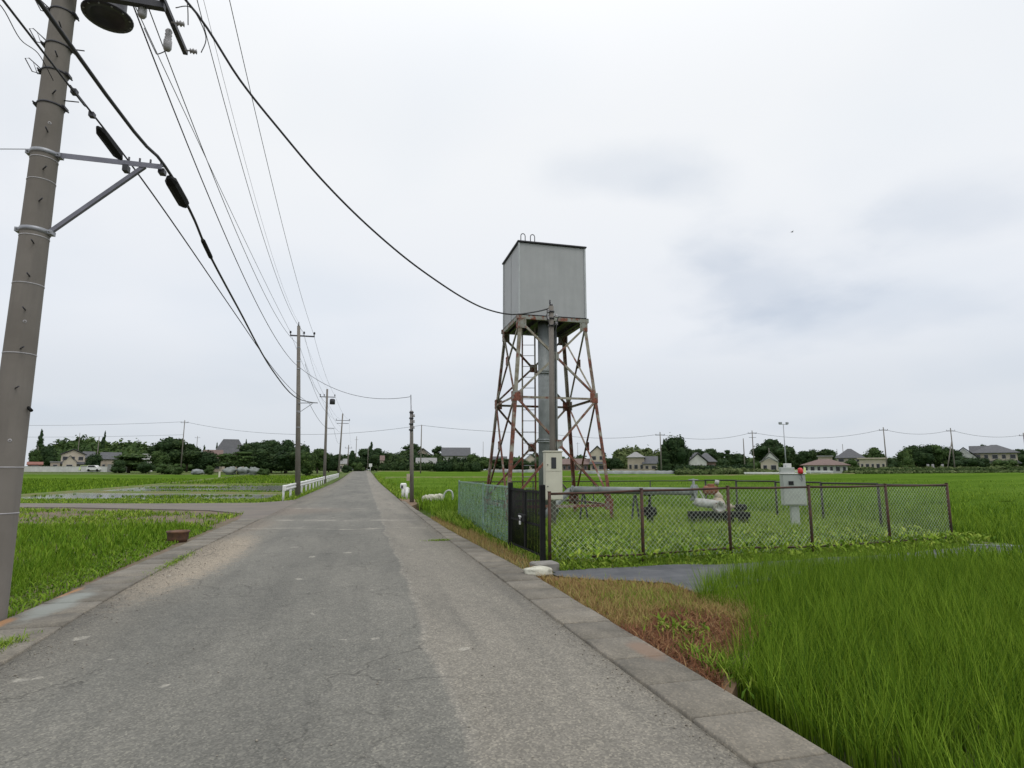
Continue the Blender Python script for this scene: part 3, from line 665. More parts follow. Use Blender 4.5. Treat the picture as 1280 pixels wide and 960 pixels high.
# patchy strip before the side road
def strip_ok(x, y):
    lo = 18.2 - (x + 4) * .30; hi = 24.6 - (x + 4) * .5
    return (x < -4.3) & (y > lo) & (y < hi - .5) & in_view(x, y, 10)
x, y = scatter(-30, -4.2, 17, 34, 170, rg); k = strip_ok(x, y) & (np.sin(x * 1.3 + np.sin(y * 2)) + rg.normal(0, .6, len(x)) > 0); x, y = x[k], y[k]
s1 = blades(x, y, 0 * x - .05, rg.uniform(.05, .18, len(x)), rg.uniform(.02, .04, len(x)), .9, rg)
# grass bank beyond the side road and by the guardrail
x, y = scatter(-45, -3.7, 31, 48, 90, rg); k = inpoly([(-3.7, 35), (-4.3, 33), (-5.1, 31.7), (-9.5, 32.2), (-15.9, 33.9), (-60, 45.3), (-60, 50.5), (-18.5, 39.5), (-5.2, 36.4), (-4.9, 48), (-3.8, 48)], x, y) & in_view(x, y, 6); x, y = x[k], y[k]
s2 = blades(x, y, 0 * x - .08, rg.uniform(.06, .15, len(x)), rg.uniform(.03, .06, len(x)), .7, rg)
x, y = scatter(-5.2, -3.6, 33, 110, 60, rg); s3 = blades(x, y, gz(x, y) - .10, rg.uniform(.08, .3, len(x)), rg.uniform(.03, .07, len(x)), .7, rg)
x, y = scatter(2.1, 3.2, 33, 120, 60, rg); s4 = blades(x, y, gz(x, y) - .15, rg.uniform(.1, .35, len(x)), rg.uniform(.03, .07, len(x)), .7, rg)
join('grass', [s1, s2, s3, s4], M['weed'], 'stuff', 'rough grass along the side road, the guardrail and the far road edge')
# seedlings in the flooded paddy, patchy
def seed_ok(x, y):
    nz = np.sin(x * .35 + 1.5 * np.sin(y * .21)) + np.sin(y * .62 + x * .24 + 1) + .6 * np.sin(y * 1.7 + x * .3)
    return (x > -23.3) & (x < -5.5) & (y > 36.3) & (y < 77.5) & (nz + rng.normal(0, .35, len(x)) > 1.0) & in_view(x, y, 4)
sdl = rice_hills(-23.4, -5.4, 36, 78, .42, .42, 6, .17, .05, .06, rg, seed_ok, -.31, .6)
def fld_ok(x, y): return (x < -24.5) & (y > 40 - (x + 18.5) * .27) & in_view(x, y, 4)
fld = rice_hills(-75, -24.4, 41, 100, .8, .8, 7, .42, .07, .25, rg, fld_ok, -.24, .5)
def far_ok(x, y): return (x > -23.5) & (x < -5.3) & in_view(x, y, 4)
fl2 = rice_hills(-23.4, -5.4, 80, 130, .9, .9, 6, .45, .09, .28, rg, far_ok, -.38, .5)
join('rice_plants', [sdl, fld, fl2], M['rice'], 'stuff', 'young rice standing in the flooded and green paddies on the left')
# grass tuft in the left kerb gutter
x = -3.12 + rg.normal(0, .06, 400); y = 6.55 + rg.normal(0, .14, 400)
join('grass', [blades(x, y, 0 * x, rg.uniform(.03, .09, 400), rg.uniform(.004, .009, 400), 1.2, rg)], M['weed'], 'stuff', 'small grass tuft growing in the left gutter joint')
x = np.concatenate([-3.15 + rg.normal(0, .05, 500), 1.75 + rg.normal(0, .16, 300)]); y = np.concatenate([11.6 + rg.normal(0, .7, 500), 13.6 + rg.normal(0, .05, 300)])
join('grass', [blades(x, y, 0 * x, rg.uniform(.02, .06, 800), rg.uniform(.005, .012, 800), 1.4, rg)], M['weed'], 'stuff', 'low weeds rooted in cracks at the road edges')

# grit and small stones gathered along the kerbs
def grit(xs, ys_, smin, smax):
    n = len(xs); sz = rg.uniform(smin, smax, n) * rg.uniform(.5, 1, n); d = rg.normal(size=(n, 6, 3)) * .18
    base = np.array([(1, 0, 0), (-1, 0, 0), (0, 1, 0), (0, -1, 0), (0, 0, .6), (0, 0, -.6)])
    V = (base[None] + d) * sz[:, None, None] + np.stack([xs, ys_, gz(xs, ys_) + .006 + sz * .2], 1)[:, None, :]
    F = np.array([(0, 2, 4), (2, 1, 4), (1, 3, 4), (3, 0, 4), (2, 0, 5), (1, 2, 5), (3, 1, 5), (0, 3, 5)])
    return V.reshape(-1, 3), (F[None] + (np.arange(n) * 6)[:, None, None]).reshape(-1, 3)
n1 = 2600; y1 = rg.uniform(3, 26, n1); x1 = np.where(rg.random(n1) < .55, xl(y1) + np.abs(rg.normal(0, .22, n1)) - .05, xr(y1) - np.abs(rg.normal(0, .12, n1)) + .04)
y2 = rg.normal(12.4, 2.2, 1500); x2 = -2.9 + rg.normal(0, .28, 1500); y3 = rg.uniform(3, 20, 700); x3 = rg.uniform(-2.8, 2.5, 700)
Vg, Fg = grit(np.concatenate([x1, x2, x3]), np.concatenate([y1, y2, y3]), .003, .011)
M['grit'] = simple('grit', (.30, .27, .22), (.15, .13, .11), .9, 20, 0, 0)
tag(fastmesh('gravel', Vg, None, Fg, M['grit']), 'loose grit and small stones scattered along both edges of the road', None, None, 'stuff')
# ------------------------------------------------------------------ water tower
TX0, TX1, TY0, TY1 = 4.34, 6.46, 16.33, 18.33; TZ = 6.2; TH = 8.47
tcx, tcy = (TX0 + TX1) / 2, (TY0 + TY1) / 2
tow = thing('water_tower', (tcx, tcy, 0), 'grey square water tank raised on a rusty steel lattice tower in the fenced enclosure', 'water tower')
SPL = .56
top = [(TX0, TY0), (TX1, TY0), (TX1, TY1), (TX0, TY1)]
def leg_pt(i, z):
    x, y = top[i]; sx = -1 if x < tcx else 1; sy = -1 if y < tcy else 1; k = SPL * (TZ - .12 - z) / (TZ - .12)
    return Vector((x + sx * k, y + sy * k, z))
for i in range(4):
    sx = -1 if top[i][0] < tcx else 1; sy = -1 if top[i][1] < tcy else 1
    MB().angle(leg_pt(i, -.05), leg_pt(i, TZ - .1), .10, .012, (-sx, 0, 0), (0, -sy, 0)).build('leg', M['tower'], tow)
    f = leg_pt(i, 0); MB().box((f.x, f.y, .02), (.42, .42, .16), 0, .02).build('footing', M['block'], tow)
zr = 3.72; zf = .62
for i in range(4):
    j = (i + 1) % 4; a0, a1 = leg_pt(i, TZ - .2), leg_pt(j, TZ - .2); m0, m1 = leg_pt(i, zr), leg_pt(j, zr); b0, b1 = leg_pt(i, zf), leg_pt(j, zf)
    d = (a1 - a0).normalized(); nrm = Vector((d.y, -d.x, 0)); nin = -nrm
    off = nrm * .012
    for k_, (p0, p1, q0, q1) in enumerate(((a0, a1, m0, m1), (m0, m1, b0, b1))):
        for p_, q_ in ((p0, q1), (p1, q0)):
            dd = (q_ - p_).normalized(); n2 = dd.cross(nin)
            MB().angle(p_ + dd * .08 + off, q_ - dd * .08 + off, .06, .008, nin, n2).build('brace', M['tower'], tow)
        # crossing gusset
        t_ = (p1 - p0).length / ((p1 - p0).length + (q1 - q0).length); cx_ = p0.lerp(q1, t_)
        gm = MB(); gm.beam(cx_ - d * .13 + nrm * .03, cx_ + d * .13 + nrm * .03, .012, .26); 
        for bx_ in (-.09, 0, .09):
            for bz in (-.09, .09): pc = cx_ + d * bx_ + Vector((0, 0, bz)) + nrm * .036; gm.cyl(pc, pc + nrm * .014, .014, 6)
        gm.build('gusset_plate', M['gusset'], tow)
    MB().angle(m0 + off, m1 + off, .065, .008, nin, (0, 0, -1)).build('ring_strut', M['tower'], tow)
    MB().angle(b0 + off, b1 + off, .075, .008, nin, (0, 0, -1)).build('ring_strut', M['tower'], tow)
    MB().box(((top[i][0] + top[j][0]) / 2, (top[i][1] + top[j][1]) / 2, TZ - .07), (abs(top[j][0] - top[i][0]) + .16 if i % 2 == 0 else .10, abs(top[j][1] - top[i][1]) - .10 if i % 2 else .10, .13)).build('ring_beam', M['gusset'], tow)
    for z_ in (TZ - .26, zr, zf):
        p_ = leg_pt(i, z_); q_ = leg_pt(j, z_); dd = (q_ - p_).normalized()
        for e_, s_ in ((p_, 1), (q_, -1)):
            gp = e_ + dd * s_ * .10 + nrm * .024; gm = MB().beam(gp - dd * .12, gp + dd * .12, .012, .30)
            for bx_ in (-.07, .07):
                for bz in (-.1, 0, .1): pc = gp + dd * bx_ + Vector((0, 0, bz)) + nrm * .006; gm.cyl(pc, pc + nrm * .014, .013, 6)
            gm.build('gusset_plate', M['gusset'], tow)
# floor plate and joists
fm = MB().box((tcx, tcy, TZ - .014), (TX1 - TX0 + .1, TY1 - TY0 + .1, .024))
for k in range(5): fm.box((TX0 + .2 + k * (TX1 - TX0 - .4) / 4, tcy, TZ - .085), (.07, TY1 - TY0 - .12, .11))
fm.build('floor_deck', M['darksteel'], tow)
tk = MB().box((tcx, tcy, (TZ + TH) / 2 + .003), (TX1 - TX0, TY1 - TY0, TH - TZ - .002), 0, .018)
trims = []
for sx in (TX0, TX1):
    for sy in (TY0, TY1): trims.append(MB().box((sx + (.0 if sx > tcx else -.0), sy, (TZ + TH) / 2), (.06, .06, TH - TZ - .03), 0, .012))
for k in (.5,):
    x_ = TX0 + (TX1 - TX0) * k; tk.box((x_, TY1 + .004, (TZ + TH) / 2), (.03, .012, TH - TZ - .06))
    y_ = TY0 + (TY1 - TY0) * k; tk.box((TX0 - .004, y_, (TZ + TH) / 2), (.012, .03, TH - TZ - .06)); tk.box((TX1 + .004, y_, (TZ + TH) / 2), (.012, .03, TH - TZ - .06))
tko = tk.build('tank', M['tank'], tow)
for q_ in trims: q_.build('corner_trim', M['trim'], tko)
MB().box((tcx, tcy, TH + .025), (TX1 - TX0 + .12, TY1 - TY0 + .12, .05), 0, .012).build('lid', M['darksteel'], tko)
for dx_ in (0, .31):
    c0 = Vector((TX0 + .22 + dx_, TY0 + .35, TH)); pts = [c0 + Vector((0, -.07, 0)), c0 + Vector((0, -.07, .36))] + [c0 + Vector((0, -.07 * math.cos(a), .36 + .08 * math.sin(a))) for a in (.5, 1.0, 1.57, 2.1, 2.6)] + [c0 + Vector((0, .07, .36)), c0 + Vector((0, .07, 0))]
    pts = [Vector((c0.x + (p_.y - c0.y), c0.y, p_.z)) for p_ in pts]
    MB().tube(pts, .014, 8).build('hand_hoop', M['darksteel'], tow)
# ladder inside, riser pipe
lad = AT(661, 500, 18.1)
for s_ in (-1, 1): MB().box((lad.x + s_ * .2 * math.cos(YAW), lad.y - s_ * .2 * math.sin(YAW), 3.1), (.05, .03, 6.05), -YAW).build('ladder_rail', M['tower'], tow)
for k in range(17):
    z_ = .35 + k * .345; d_ = Vector((math.cos(YAW), -math.sin(YAW), 0)) * .2; c0 = Vector((lad.x, lad.y, z_)); MB().cyl(c0 - d_, c0 + d_, .010, 6).build('ladder_rung', M['steel'], tow)
rp = AT(680, 500, 17.6)
rm = MB().cyl((rp.x, rp.y, 0), (rp.x, rp.y, TZ - .03), .175, 24)
for z_ in (.3, 2.4, 2.46, 4.5, 4.56): rm.cyl((rp.x, rp.y, z_), (rp.x, rp.y, z_ + .05), .205, 24)
rm.build('riser_pipe', M['pipe'], tow)
p2 = AT(690, 500, 17.9)
MB().cyl((p2.x + .12, p2.y, 0), (p2.x + .12, p2.y, TZ - .03), .06, 14).build('overflow_pipe', M['pipe'], tow)

# service pole in front of the tower with its cable head
sp = AT(691, 600, 14.8); spx, spy = sp.x, sp.y
svc = thing('service_pole', (spx, spy, 0), 'slim grey service pole before the water tower with black cable fixed to its top', 'utility pole')
MB().tube([(spx, spy, -.1), (spx, spy, 5.85)], [.082, .066], 16).build('pole_shaft', M['pole'], svc)
hb = MB().cyl((spx, spy, 5.85), (spx, spy, 5.90), .045, 12).cyl((spx - .03, spy, 5.9), (spx - .03, spy, 6.02), .02, 8)
hb.build('pole_cap', M['darksteel'], svc)
for z_ in (5.30, 5.5, 5.68): MB().cyl((spx, spy, z_), (spx, spy, z_ + .035), .088, 14).build('pole_clamp', M['darksteel'], svc)
for dx_, z_ in ((-.11, 5.7), (.12, 5.58), (.12, 5.38), (-.11, 5.5)): MB().lathe((spx + dx_, spy - .06, z_ - .04), (0, 0, 1), [(.0, 0), (.035, 0), (.045, .02), (.03, .04), (.045, .06), (.02, .09), (0, .09)], 10).build('insulator', M['porcelain'], svc)
MB().tube([(spx - .10, spy - .08, 5.74), (spx - .16, spy - .1, 5.55), (spx - .08, spy - .11, 5.3), (spx + .08, spy - .1, 5.35), (spx + .17, spy - .08, 5.55), (spx + .1, spy - .1, 5.25), (spx + .07, spy - .09, 5.0), (spx + .075, spy - .08, 2.1)], .013, 6).build('drop_cable', M['wire'], svc)
# meter box on the service pole
mbp = AT(691, 600, 14.45); R = -YAW * .55
mt = thing('meter_box', (mbp.x, mbp.y, .86), 'tall cream electric meter box with dark viewing window behind the black gate', 'meter box')
MB().box((mbp.x, mbp.y, 1.45), (.43, .26, 1.16), R, .012).build('box_body', M['cream'], mt)
MB().box((mbp.x, mbp.y, 2.045), (.47, .31, .03), R, .008).build('box_lid', M['cream'], mt)
fr = Vector((math.sin(R), -math.cos(R), 0)); rt = Vector((math.cos(R), math.sin(R), 0)); fc = Vector((mbp.x, mbp.y, 0)) + fr * .137
d1_ = MB().beam(fc + Vector((0, 0, 1.57)), fc + Vector((0, 0, 2.0)), .39, .014, fr).build('door', M['cream'], mt)
d2_ = MB().beam(fc + Vector((0, 0, .90)), fc + Vector((0, 0, 1.555)), .39, .014, fr).build('door', M['cream'], mt)
wq = fc + fr * .012 + rt * .0; MB().beam(wq + Vector((0, 0, 1.63)), wq + Vector((0, 0, 1.90)), .12, .012, fr).build('window', M['glassdark'], d1_)
MB().cyl(fc + Vector((0, 0, 1.72)) - rt * .15, fc + fr * .02 + Vector((0, 0, 1.72)) - rt * .15, .014, 10).build('lock', M['darksteel'], d1_)
MB().cyl(fc + Vector((0, 0, 1.2)) - rt * .15, fc + fr * .02 + Vector((0, 0, 1.2)) - rt * .15, .014, 10).build('lock', M['darksteel'], d2_)

# ------------------------------------------------------------------ fences
def chain(mb, A, B, z0, z1, pitch, r):
    """diamond mesh between two ground points: crossing wires with a slight zigzag"""
    A = Vector((*A, 0)); B = Vector((*B, 0)); L = (B - A).length; d = (B - A) / L; nrm = Vector((d.y, -d.x, 0)); H_ = z1 - z0; n_ = int((L + H_) / pitch)
    for s_ in (1, -1):
        for k in range(n_ + 1):
            t0 = k * pitch - (H_ if s_ > 0 else 0)
            ta, tb = (t0, t0 + H_) if s_ > 0 else (t0, t0 - H_)
            za, zb = z0, z1
            def clip(t, za_, ta_, zb_, tb_): return za_ + (zb_ - za_) * (t - ta_) / (tb_ - ta_)
            pa, pb = [ta, za], [tb, zb]
            for p_ in (pa, pb):
                t_ = p_[0]
                if t_ < 0: p_[1] = clip(0, za, ta, zb, tb); p_[0] = 0
                if t_ > L: p_[1] = clip(L, za, ta, zb, tb); p_[0] = L
            if abs(pa[1] - pb[1]) < .02 or not (z0 - .01 <= pa[1] <= z1 + .01) or not (z0 - .01 <= pb[1] <= z1 + .01): continue
            mb.tube([A + d * pa[0] + nrm * .003 * s_ + Vector((0, 0, pa[1])), A + d * pb[0] + nrm * .003 * s_ + Vector((0, 0, pb[1]))], r, 3, False, False)
FRONT = [(3.17, 9.90), (4.83, 9.69), (6.67, 9.81), (8.62, 9.98), (10.95, 10.40), (12.95, 10.66)]
HT = [1.19, 1.24, 1.27, 1.27, 1.27, 1.27]; HB = [.03, .12, .16, .10, .08, .10]
f1 = thing('chain_link_fence', (*FRONT[0], 0), 'rusty brown chain link fence facing the rice at the front of the enclosure', 'fence', 'fence sides of the enclosure')
for (x, y), h_ in zip(FRONT, HT):
    pm = MB().tube([(x, y, -.2), (x + random.uniform(-.01, .01), y, h_ + .02)], .030, 12); pm.cyl((x, y, h_ + .02), (x, y, h_ + .035), .033, 12); pm.build('post', M['fencerust'], f1)
for i in range(5):
    a, b_ = FRONT[i], FRONT[i + 1]
    MB().tube([(*a, HT[i] - .01), ((a[0] + b_[0]) / 2, (a[1] + b_[1]) / 2, (HT[i] + HT[i + 1]) / 2 - .02), (*b_, HT[i + 1] - .01)], .021, 10).build('top_rail', M['fencerust'], f1)
    a0 = Vector((*a, HB[i])) if i else Vector((a[0] + .75, a[1] - .09, .10))
    MB().tube([a0, (*b_, HB[i + 1])], .018, 8).build('bottom_rail', M['fencerust'], f1)
cm = MB()
for i in range(5): chain(cm, FRONT[i], FRONT[i + 1], .06, HT[i] - .02, .092, .0021)
cm.build('wire_mesh', M['meshwire'], f1)
cor = (12.25, 19.35)
f2 = thing('chain_link_fence', (12.95, 10.66, 0), 'dark chain link fence along the far right side of the enclosure beside the rice', 'fence', 'fence sides of the enclosure')
RS = [(12.95, 10.66)]
for px in (1097, 1026, 969, 920):
    a, d, e = ray(px, 600); k = a / d; best = min(np.arange(11, 19.4, .02), key=lambda u: abs((math.cos(YAW) * (12.95 - .7 * (u - 10.66) / 8.7) - math.sin(YAW) * u) - k * (math.sin(YAW) * (12.95 - .7 * (u - 10.66) / 8.7) + math.cos(YAW) * u)))
    RS.append((12.95 - .7 * (best - 10.66) / 8.7, float(best)))
RS.append(cor)
for x, y in RS[1:]: MB().tube([(x, y, -.2), (x, y, 1.24)], .032, 10).build('post', M['backfence'], f2)
for a, b_ in zip(RS, RS[1:]):
    MB().tube([(*a, 1.24), (*b_, 1.22)], .024, 8).build('top_rail', M['backfence'], f2)
cm = MB()
for a, b_ in zip(RS, RS[1:]): chain(cm, a, b_, .06, 1.21, .11, .0018)
cm.build('wire_mesh', M['darksteel'], f2)
BK = [cor, (10.0, 19.33), (7.8, 19.3), (5.6, 19.27), (3.02, 19.22)]
f3 = thing('chain_link_fence', (*BK[2], 0), 'thin dark railed fence behind the water tower at the back of the enclosure', 'fence', 'fence sides of the enclosure')
for x, y in BK[1:4]: MB().tube([(x, y, -.2), (x, y, 1.2)], .02, 8).build('post', M['backfence'], f3)
for a, b_ in zip(BK, BK[1:]): MB().tube([(*a, 1.2), (*b_, 1.2)], .018, 8).build('top_rail', M['backfence'], f3)
cm = MB(); chain(cm, BK[-1], BK[0], .06, 1.19, .13, .002); cm.build('wire_mesh', M['darksteel'], f3)
# green fence along the road
GF = [(2.98, 12.05), (3.0, 14.95), (3.01, 18.95)]
f4 = thing('green_fence', (*GF[0], 0), 'faded green mesh fence panels between the black gate and the roadside rice', 'fence')
for x, y in GF: MB().box((x, y, .6), (.045, .045, 1.34), 0, .004).build('post', M['greenframe'], f4)
for a, b_ in zip(GF, GF[1:]):
    MB().beam((a[0], a[1] + .03, 1.24), (b_[0], b_[1] - .03, 1.22), .035, .035).build('top_rail', M['greenframe'], f4)
    pn = MB(); n_ = 24
    for k in range(n_):
        y0, y1 = a[1] + (b_[1] - a[1]) * k / n_, a[1] + (b_[1] - a[1]) * (k + 1) / n_
        w0, w1 = a[0] + .018 * math.sin(k * 1.9), a[0] + .018 * math.sin((k + 1) * 1.9)
        pn.add([(w0, y0, .08), (w1, y1, .08), (w1, y1, 1.215), (w0, y0, 1.215)], [(0, 1, 2, 3)], True)
    pn.build('mesh_panel', M['greensheet'], f4)
    cmg = MB(); False and chain(cmg, (a[0] - .03, a[1] + .02), (b_[0] - .03, b_[1] - .02), .05, 1.21, .07, .003); 
# black gate
gt = thing('gate', (3.02, 10.9, 0), 'black upright bar double gate with a white padlock at the corner of the enclosure', 'gate')
ga, gb = Vector((2.98, 11.95, 0)), Vector((3.06, 9.95, 0)); gd = (gb - ga).normalized()
for q in (ga, gb): MB().box((q.x, q.y, .64), (.09, .09, 1.40), 0, .01).build('gate_post', M['black'], gt)
for s0, s1 in ((.07, .985), (1.015, 1.93)):
    lf = MB(); a, b_ = ga + gd * s0, ga + gd * s1; dip = .03
    for z_ in (.12, 1.20, .62): lf.beam(a + Vector((0, 0, z_)), b_ + Vector((0, 0, z_)), .025, .035)
    lf.beam(a + Vector((0, 0, .1)), a + Vector((0, 0, 1.22)), .03, .03, gd); lf.beam(b_ + Vector((0, 0, .1)), b_ + Vector((0, 0, 1.22)), .03, .03, gd)
    lfo = lf.build('gate_leaf', M['black'], gt)
    for k in range(1, 11):
        p_ = a.lerp(b_, k / 11); MB().cyl(p_ + Vector((0, 0, .125)), p_ + Vector((0, 0, 1.235)), .012, 8).build('bar', M['black'], lfo)
lk = ga + gd * 1.0 + Vector((-.055, 0, .60)); MB().box(lk + Vector((0, 0, .10)), (.05, .50, .13), 0, .01).build('latch_plate', M['black'], gt)
pl = MB().box(lk + Vector((-.04, .03, .0)), (.025, .075, .075), 0, .01); cp_ = lk + Vector((-.04, .03, .035))
pl.tube([cp_ + Vector((0, -.022 * math.cos(a), .045 + .022 * math.sin(a))) for a in np.linspace(-.9, 4.0, 9)], .007, 6)
for k in range(6): q = lk + Vector((-.04, -.03 + k * .026, .11 + (k % 2) * .012)); pl.lathe(q - Vector((0, .014, 0)), (0, 1, 0), [(.001, 0), (.014, .006), (.014, .022), (.001, .028)], 8)
pl.build('padlock', M['white'], gt)
# concrete block and folded sack at the gate foot
MB().box((2.93, 9.45, .02), (.42, .30, .16), .12, .02).build('concrete_block', M['block'], None, (2.93, 9.45, -.06)); tag(bpy.data.objects['concrete_block'], 'flat grey concrete block at the foot of the gate post beside the white sack', 'block')
def blobmesh(name, c, sx, sy, sz, m, seed, n=24, amp=.25, root=None, power=1.0):
    V = []; F = []
    for i in range(n // 2 + 1):
        th_ = math.pi * i / (n // 2)
        for j in range(n):
            ph = 2 * math.pi * j / n; d = Vector((math.sin(th_) * math.cos(ph), math.sin(th_) * math.sin(ph), math.cos(th_)))
            r = 1 + amp * mnoise.noise(d * 1.7 + Vector((seed, 0, 0))) + amp * .5 * mnoise.noise(d * 4 + Vector((0, seed, 0)))
            z = d.z * r; z = math.copysign(abs(z) ** .8, z)
            V.append((c[0] + d.x * r * sx, c[1] + d.y * r * sy, c[2] + z * sz))
    for i in range(n // 2):
        for j in range(n): F.append((i * n + j, (i + 1) * n + j, (i + 1) * n + (j + 1) % n, i * n + (j + 1) % n))
    mb = MB(); mb.add(V, F, True); return mb
c0 = P(672, 719); blobmesh('s', (c0[0] + .02, c0[1] + .05, .045), .24, .15, .075, M['sack'], 3.1).build('sack', M['sack'], None, (c0[0], c0[1], 0))
tag(bpy.data.objects['sack'], 'crumpled white sack lying on the kerb by the gate post', 'sack')
# tarp (weed sheet)
tp = [(2.9, 8.75), (3.3, 8.35), (4.25, 7.75), (4.25, 7.0), (6.6, 7.9), (7.6, 8.6), (12.2, 8.85), (14.0, 9.2), (13.7, 10.3), (12.4, 9.95), (9, 9.35), (6.5, 9.25), (2.95, 9.3)]
def tarp():
    xs = np.arange(2.85, 14.2, .08); ys_ = np.arange(6.8, 10.5, .06); X, Y = np.meshgrid(xs, ys_); nx = len(xs)
    Z = -.01 + .012 * np.sin(X * 3.1 + 1.3 * np.sin(Y * 2.2)) * np.sin(Y * 4.0 + X) + .008 * np.abs(np.sin(Y * 13 + 2.5 * np.sin(X * 1.1))) * (np.sin(X * 1.7) > -.2)
    ins = inpoly(tp, X.ravel(), Y.ravel()).reshape(X.shape)
    F = [(r * nx + c, r * nx + c + 1, (r + 1) * nx + c + 1, (r + 1) * nx + c) for r in range(len(ys_) - 1) for c in range(nx - 1) if ins[r, c] and ins[r + 1, c] and ins[r, c + 1] and ins[r + 1, c + 1]]
    used = sorted({i for f in F for i in f}); mp = {u: k for k, u in enumerate(used)}; V = np.stack([X.ravel(), Y.ravel(), Z.ravel()], 1)[used]
    o = fastmesh('weed_sheet', V, np.array([[mp[i] for i in f] for f in F]), None, M['tarp'], smooth=True, origin=(4.2, 8.5, 0)); return o
tag(tarp(), 'dark grey woven weed sheet spread on the ground outside the front fence', 'ground sheet')
e = MB().beam((12.6, 9.98, .0), (13.95, 9.1, .0), .12, .06); e.build('edging_board', M['pipe'], None, (12.6, 9.95, 0)); tag(bpy.data.objects['edging_board'], 'pale grey edging strip at the right corner of the weed sheet', 'edging')
# leaf litter pot
pc = P(222, 675)
pt = thing('planter', (pc[0], pc[1], -.03), 'rusty brown round planter standing in the grass by the left kerb', 'planter')
MB().lathe((pc[0], pc[1], -.04), (0, 0, 1), [(0, 0), (.19, 0), (.215, .08), (.225, .20), (.245, .215), (.245, .25), (.22, .252), (.205, .235), (.195, .21), (0, .205)], 28).build('pot', M['pot'], pt)
blobmesh('x', (pc[0], pc[1], .175), .19, .19, .035, M['deadweed'], 9).build('soil_fill', M['pot'], pt)

# ------------------------------------------------------------------ pipework and pump in the compound
zp = 1.0; pa = AT(712, 613, 17.3); pb = AT(866, 611, 15.9)
pw = thing('pipeline', (pa.x, pa.y, 0), 'big grey delivery pipe bending up beside the tower leg and running to the pump', 'pipe')
gA = AT(686, 640, 17.0); pts = [Vector((gA.x - .1, gA.y, .1)), Vector((gA.x, gA.y, .42)), Vector((gA.x + .12, gA.y, .52))]
mid_ = AT(704, 621, 17.2); pts += [Vector((mid_.x, mid_.y, .83)), Vector((pa.x, pa.y, .98)), Vector((pa.x + .18, pa.y - .05, zp + .02))]
pts += [Vector((pa.x, pa.y, zp + .02)).lerp(Vector((pb.x, pb.y, zp + .02)), t) for t in (.2, .5, .8, 1)]
MB().tube(pts, .10, 18).build('pipe_run', M['pipe'], pw)
dirp = (Vector((pb.x, pb.y, 0)) - Vector((pa.x, pa.y, 0))).normalized()
for t, r_ in ((.0, .125), (.24, .118), (.985, .16)):
    q = Vector((pa.x, pa.y, zp + .02)).lerp(Vector((pb.x, pb.y, zp + .02)), t + .02); MB().cyl(q, q + dirp * .04, r_, 18).build('pipe_flange', M['pipe'], pw)
for t in (.12, .55):
    q = Vector((pa.x, pa.y, 0)).lerp(Vector((pb.x, pb.y, 0)), t); sm_ = MB(); sm_.beam(q + Vector((-.15, 0, -.05)), q + Vector((-.02, 0, zp - .09)), .04, .04); sm_.beam(q + Vector((.15, 0, -.05)), q + Vector((.02, 0, zp - .09)), .04, .04); sm_.build('pipe_support', M['darksteel'], pw)
# black gate valve with handwheel, standing alone
dv_ = AT(812, 628, 16.6); vx, vy = dv_.x, dv_.y
gv = thing('gate_valve', (vx, vy, 0), 'black standing gate valve with handwheel half hidden behind the first fence post', 'valve')
MB().lathe((vx, vy, -.03), (0, 0, 1), [(0, 0), (.15, 0), (.15, .04), (.09, .06), (.09, .3), (.10, .34), (.12, .46), (.10, .58), (.05, .62), (.035, .8), (0, .8)], 18).build('valve_body', M['black'], gv)
hw = MB().tube([(vx + .15 * math.cos(a), vy + .15 * math.sin(a), .9) for a in np.linspace(0, 2 * math.pi, 19)], .015, 8)
hw.cyl((vx, vy, .78), (vx, vy, .95), .02, 8); hw.beam((vx - .15, vy, .9), (vx + .15, vy, .9), .02, .02); hw.beam((vx, vy - .15, .9), (vx, vy + .15, .9), .02, .02)
hw.build('handwheel', M['black'], gv)
fl_ = MB()
for s_ in (-1, 1): fl_.cyl((vx + s_ * .10, vy, .45), (vx + s_ * .15, vy, .45), .125, 18)
fl_.build('flange', M['black'], gv)
# pump set
Yp = 15.9
def pp(px, py, dy=0): return AT(px, py, Yp + dy)
pr = pp(893, 635)
pu = thing('pump', (pr.x, pr.y, 0), 'irrigation pump with white flanged pipe, orange motor and beige casing on a black bed', 'pump')
rt = Vector((math.cos(YAW), -math.sin(YAW), 0)); bk = Vector((math.sin(YAW), math.cos(YAW), 0))
def along(c, s, t=0, z=0): return Vector((c.x, c.y, 0)) + rt * s + bk * t + Vector((0, 0, z))
O = Vector((pr.x, pr.y, 0))
bed = MB()
for t in (-.18, .18): bed.beam(along(O, -.66, t, .42), along(O, .86, t, .42), .12, .14)
for s in (-.6, 0, .75): bed.beam(along(O, s, -.2, .20), along(O, s, .2, .20), .12, .42)
bed.beam(along(O, -.55, 0, .27), along(O, .45, 0, .27), .34, .16)
bed.build('bed_frame', M['black'], pu)
MB().tube([along(O, -.50, -.05, .66), along(O, -.46, -.05, .74), along(O, -.1, -.12, .70), along(O, .05, -.2, .66)], .115, 18).build('suction_pipe', M['palegrey'], pu)
fc_ = along(O, .05, -.30, .63); fd = (Vector((0, 0, 1.1)) * 0 - bk).normalized()
MB().lathe(fc_ - fd * .12, fd, [(.10, 0), (.10, .06), (.165, .06), (.165, .11), (.085, .112), (.08, .05), (0, .05)], 24).build('suction_flange', M['palegrey'], pu)
for k in range(8):
    a_ = k * math.pi / 4; q_ = fc_ - fd * .002 + rt * .135 * math.cos(a_) + Vector((0, 0, .135 * math.sin(a_))); MB().cyl(q_, q_ + fd * .02, .014, 6).build('flange_bolt', M['rustbolt'], pu)
MB().lathe(along(O, .0, .08, .66), rt, [(0, 0), (.15, .0), (.2, .06), (.2, .2), (.13, .28), (0, .28)], 20).build('pump_casing', M['beige'], pu)
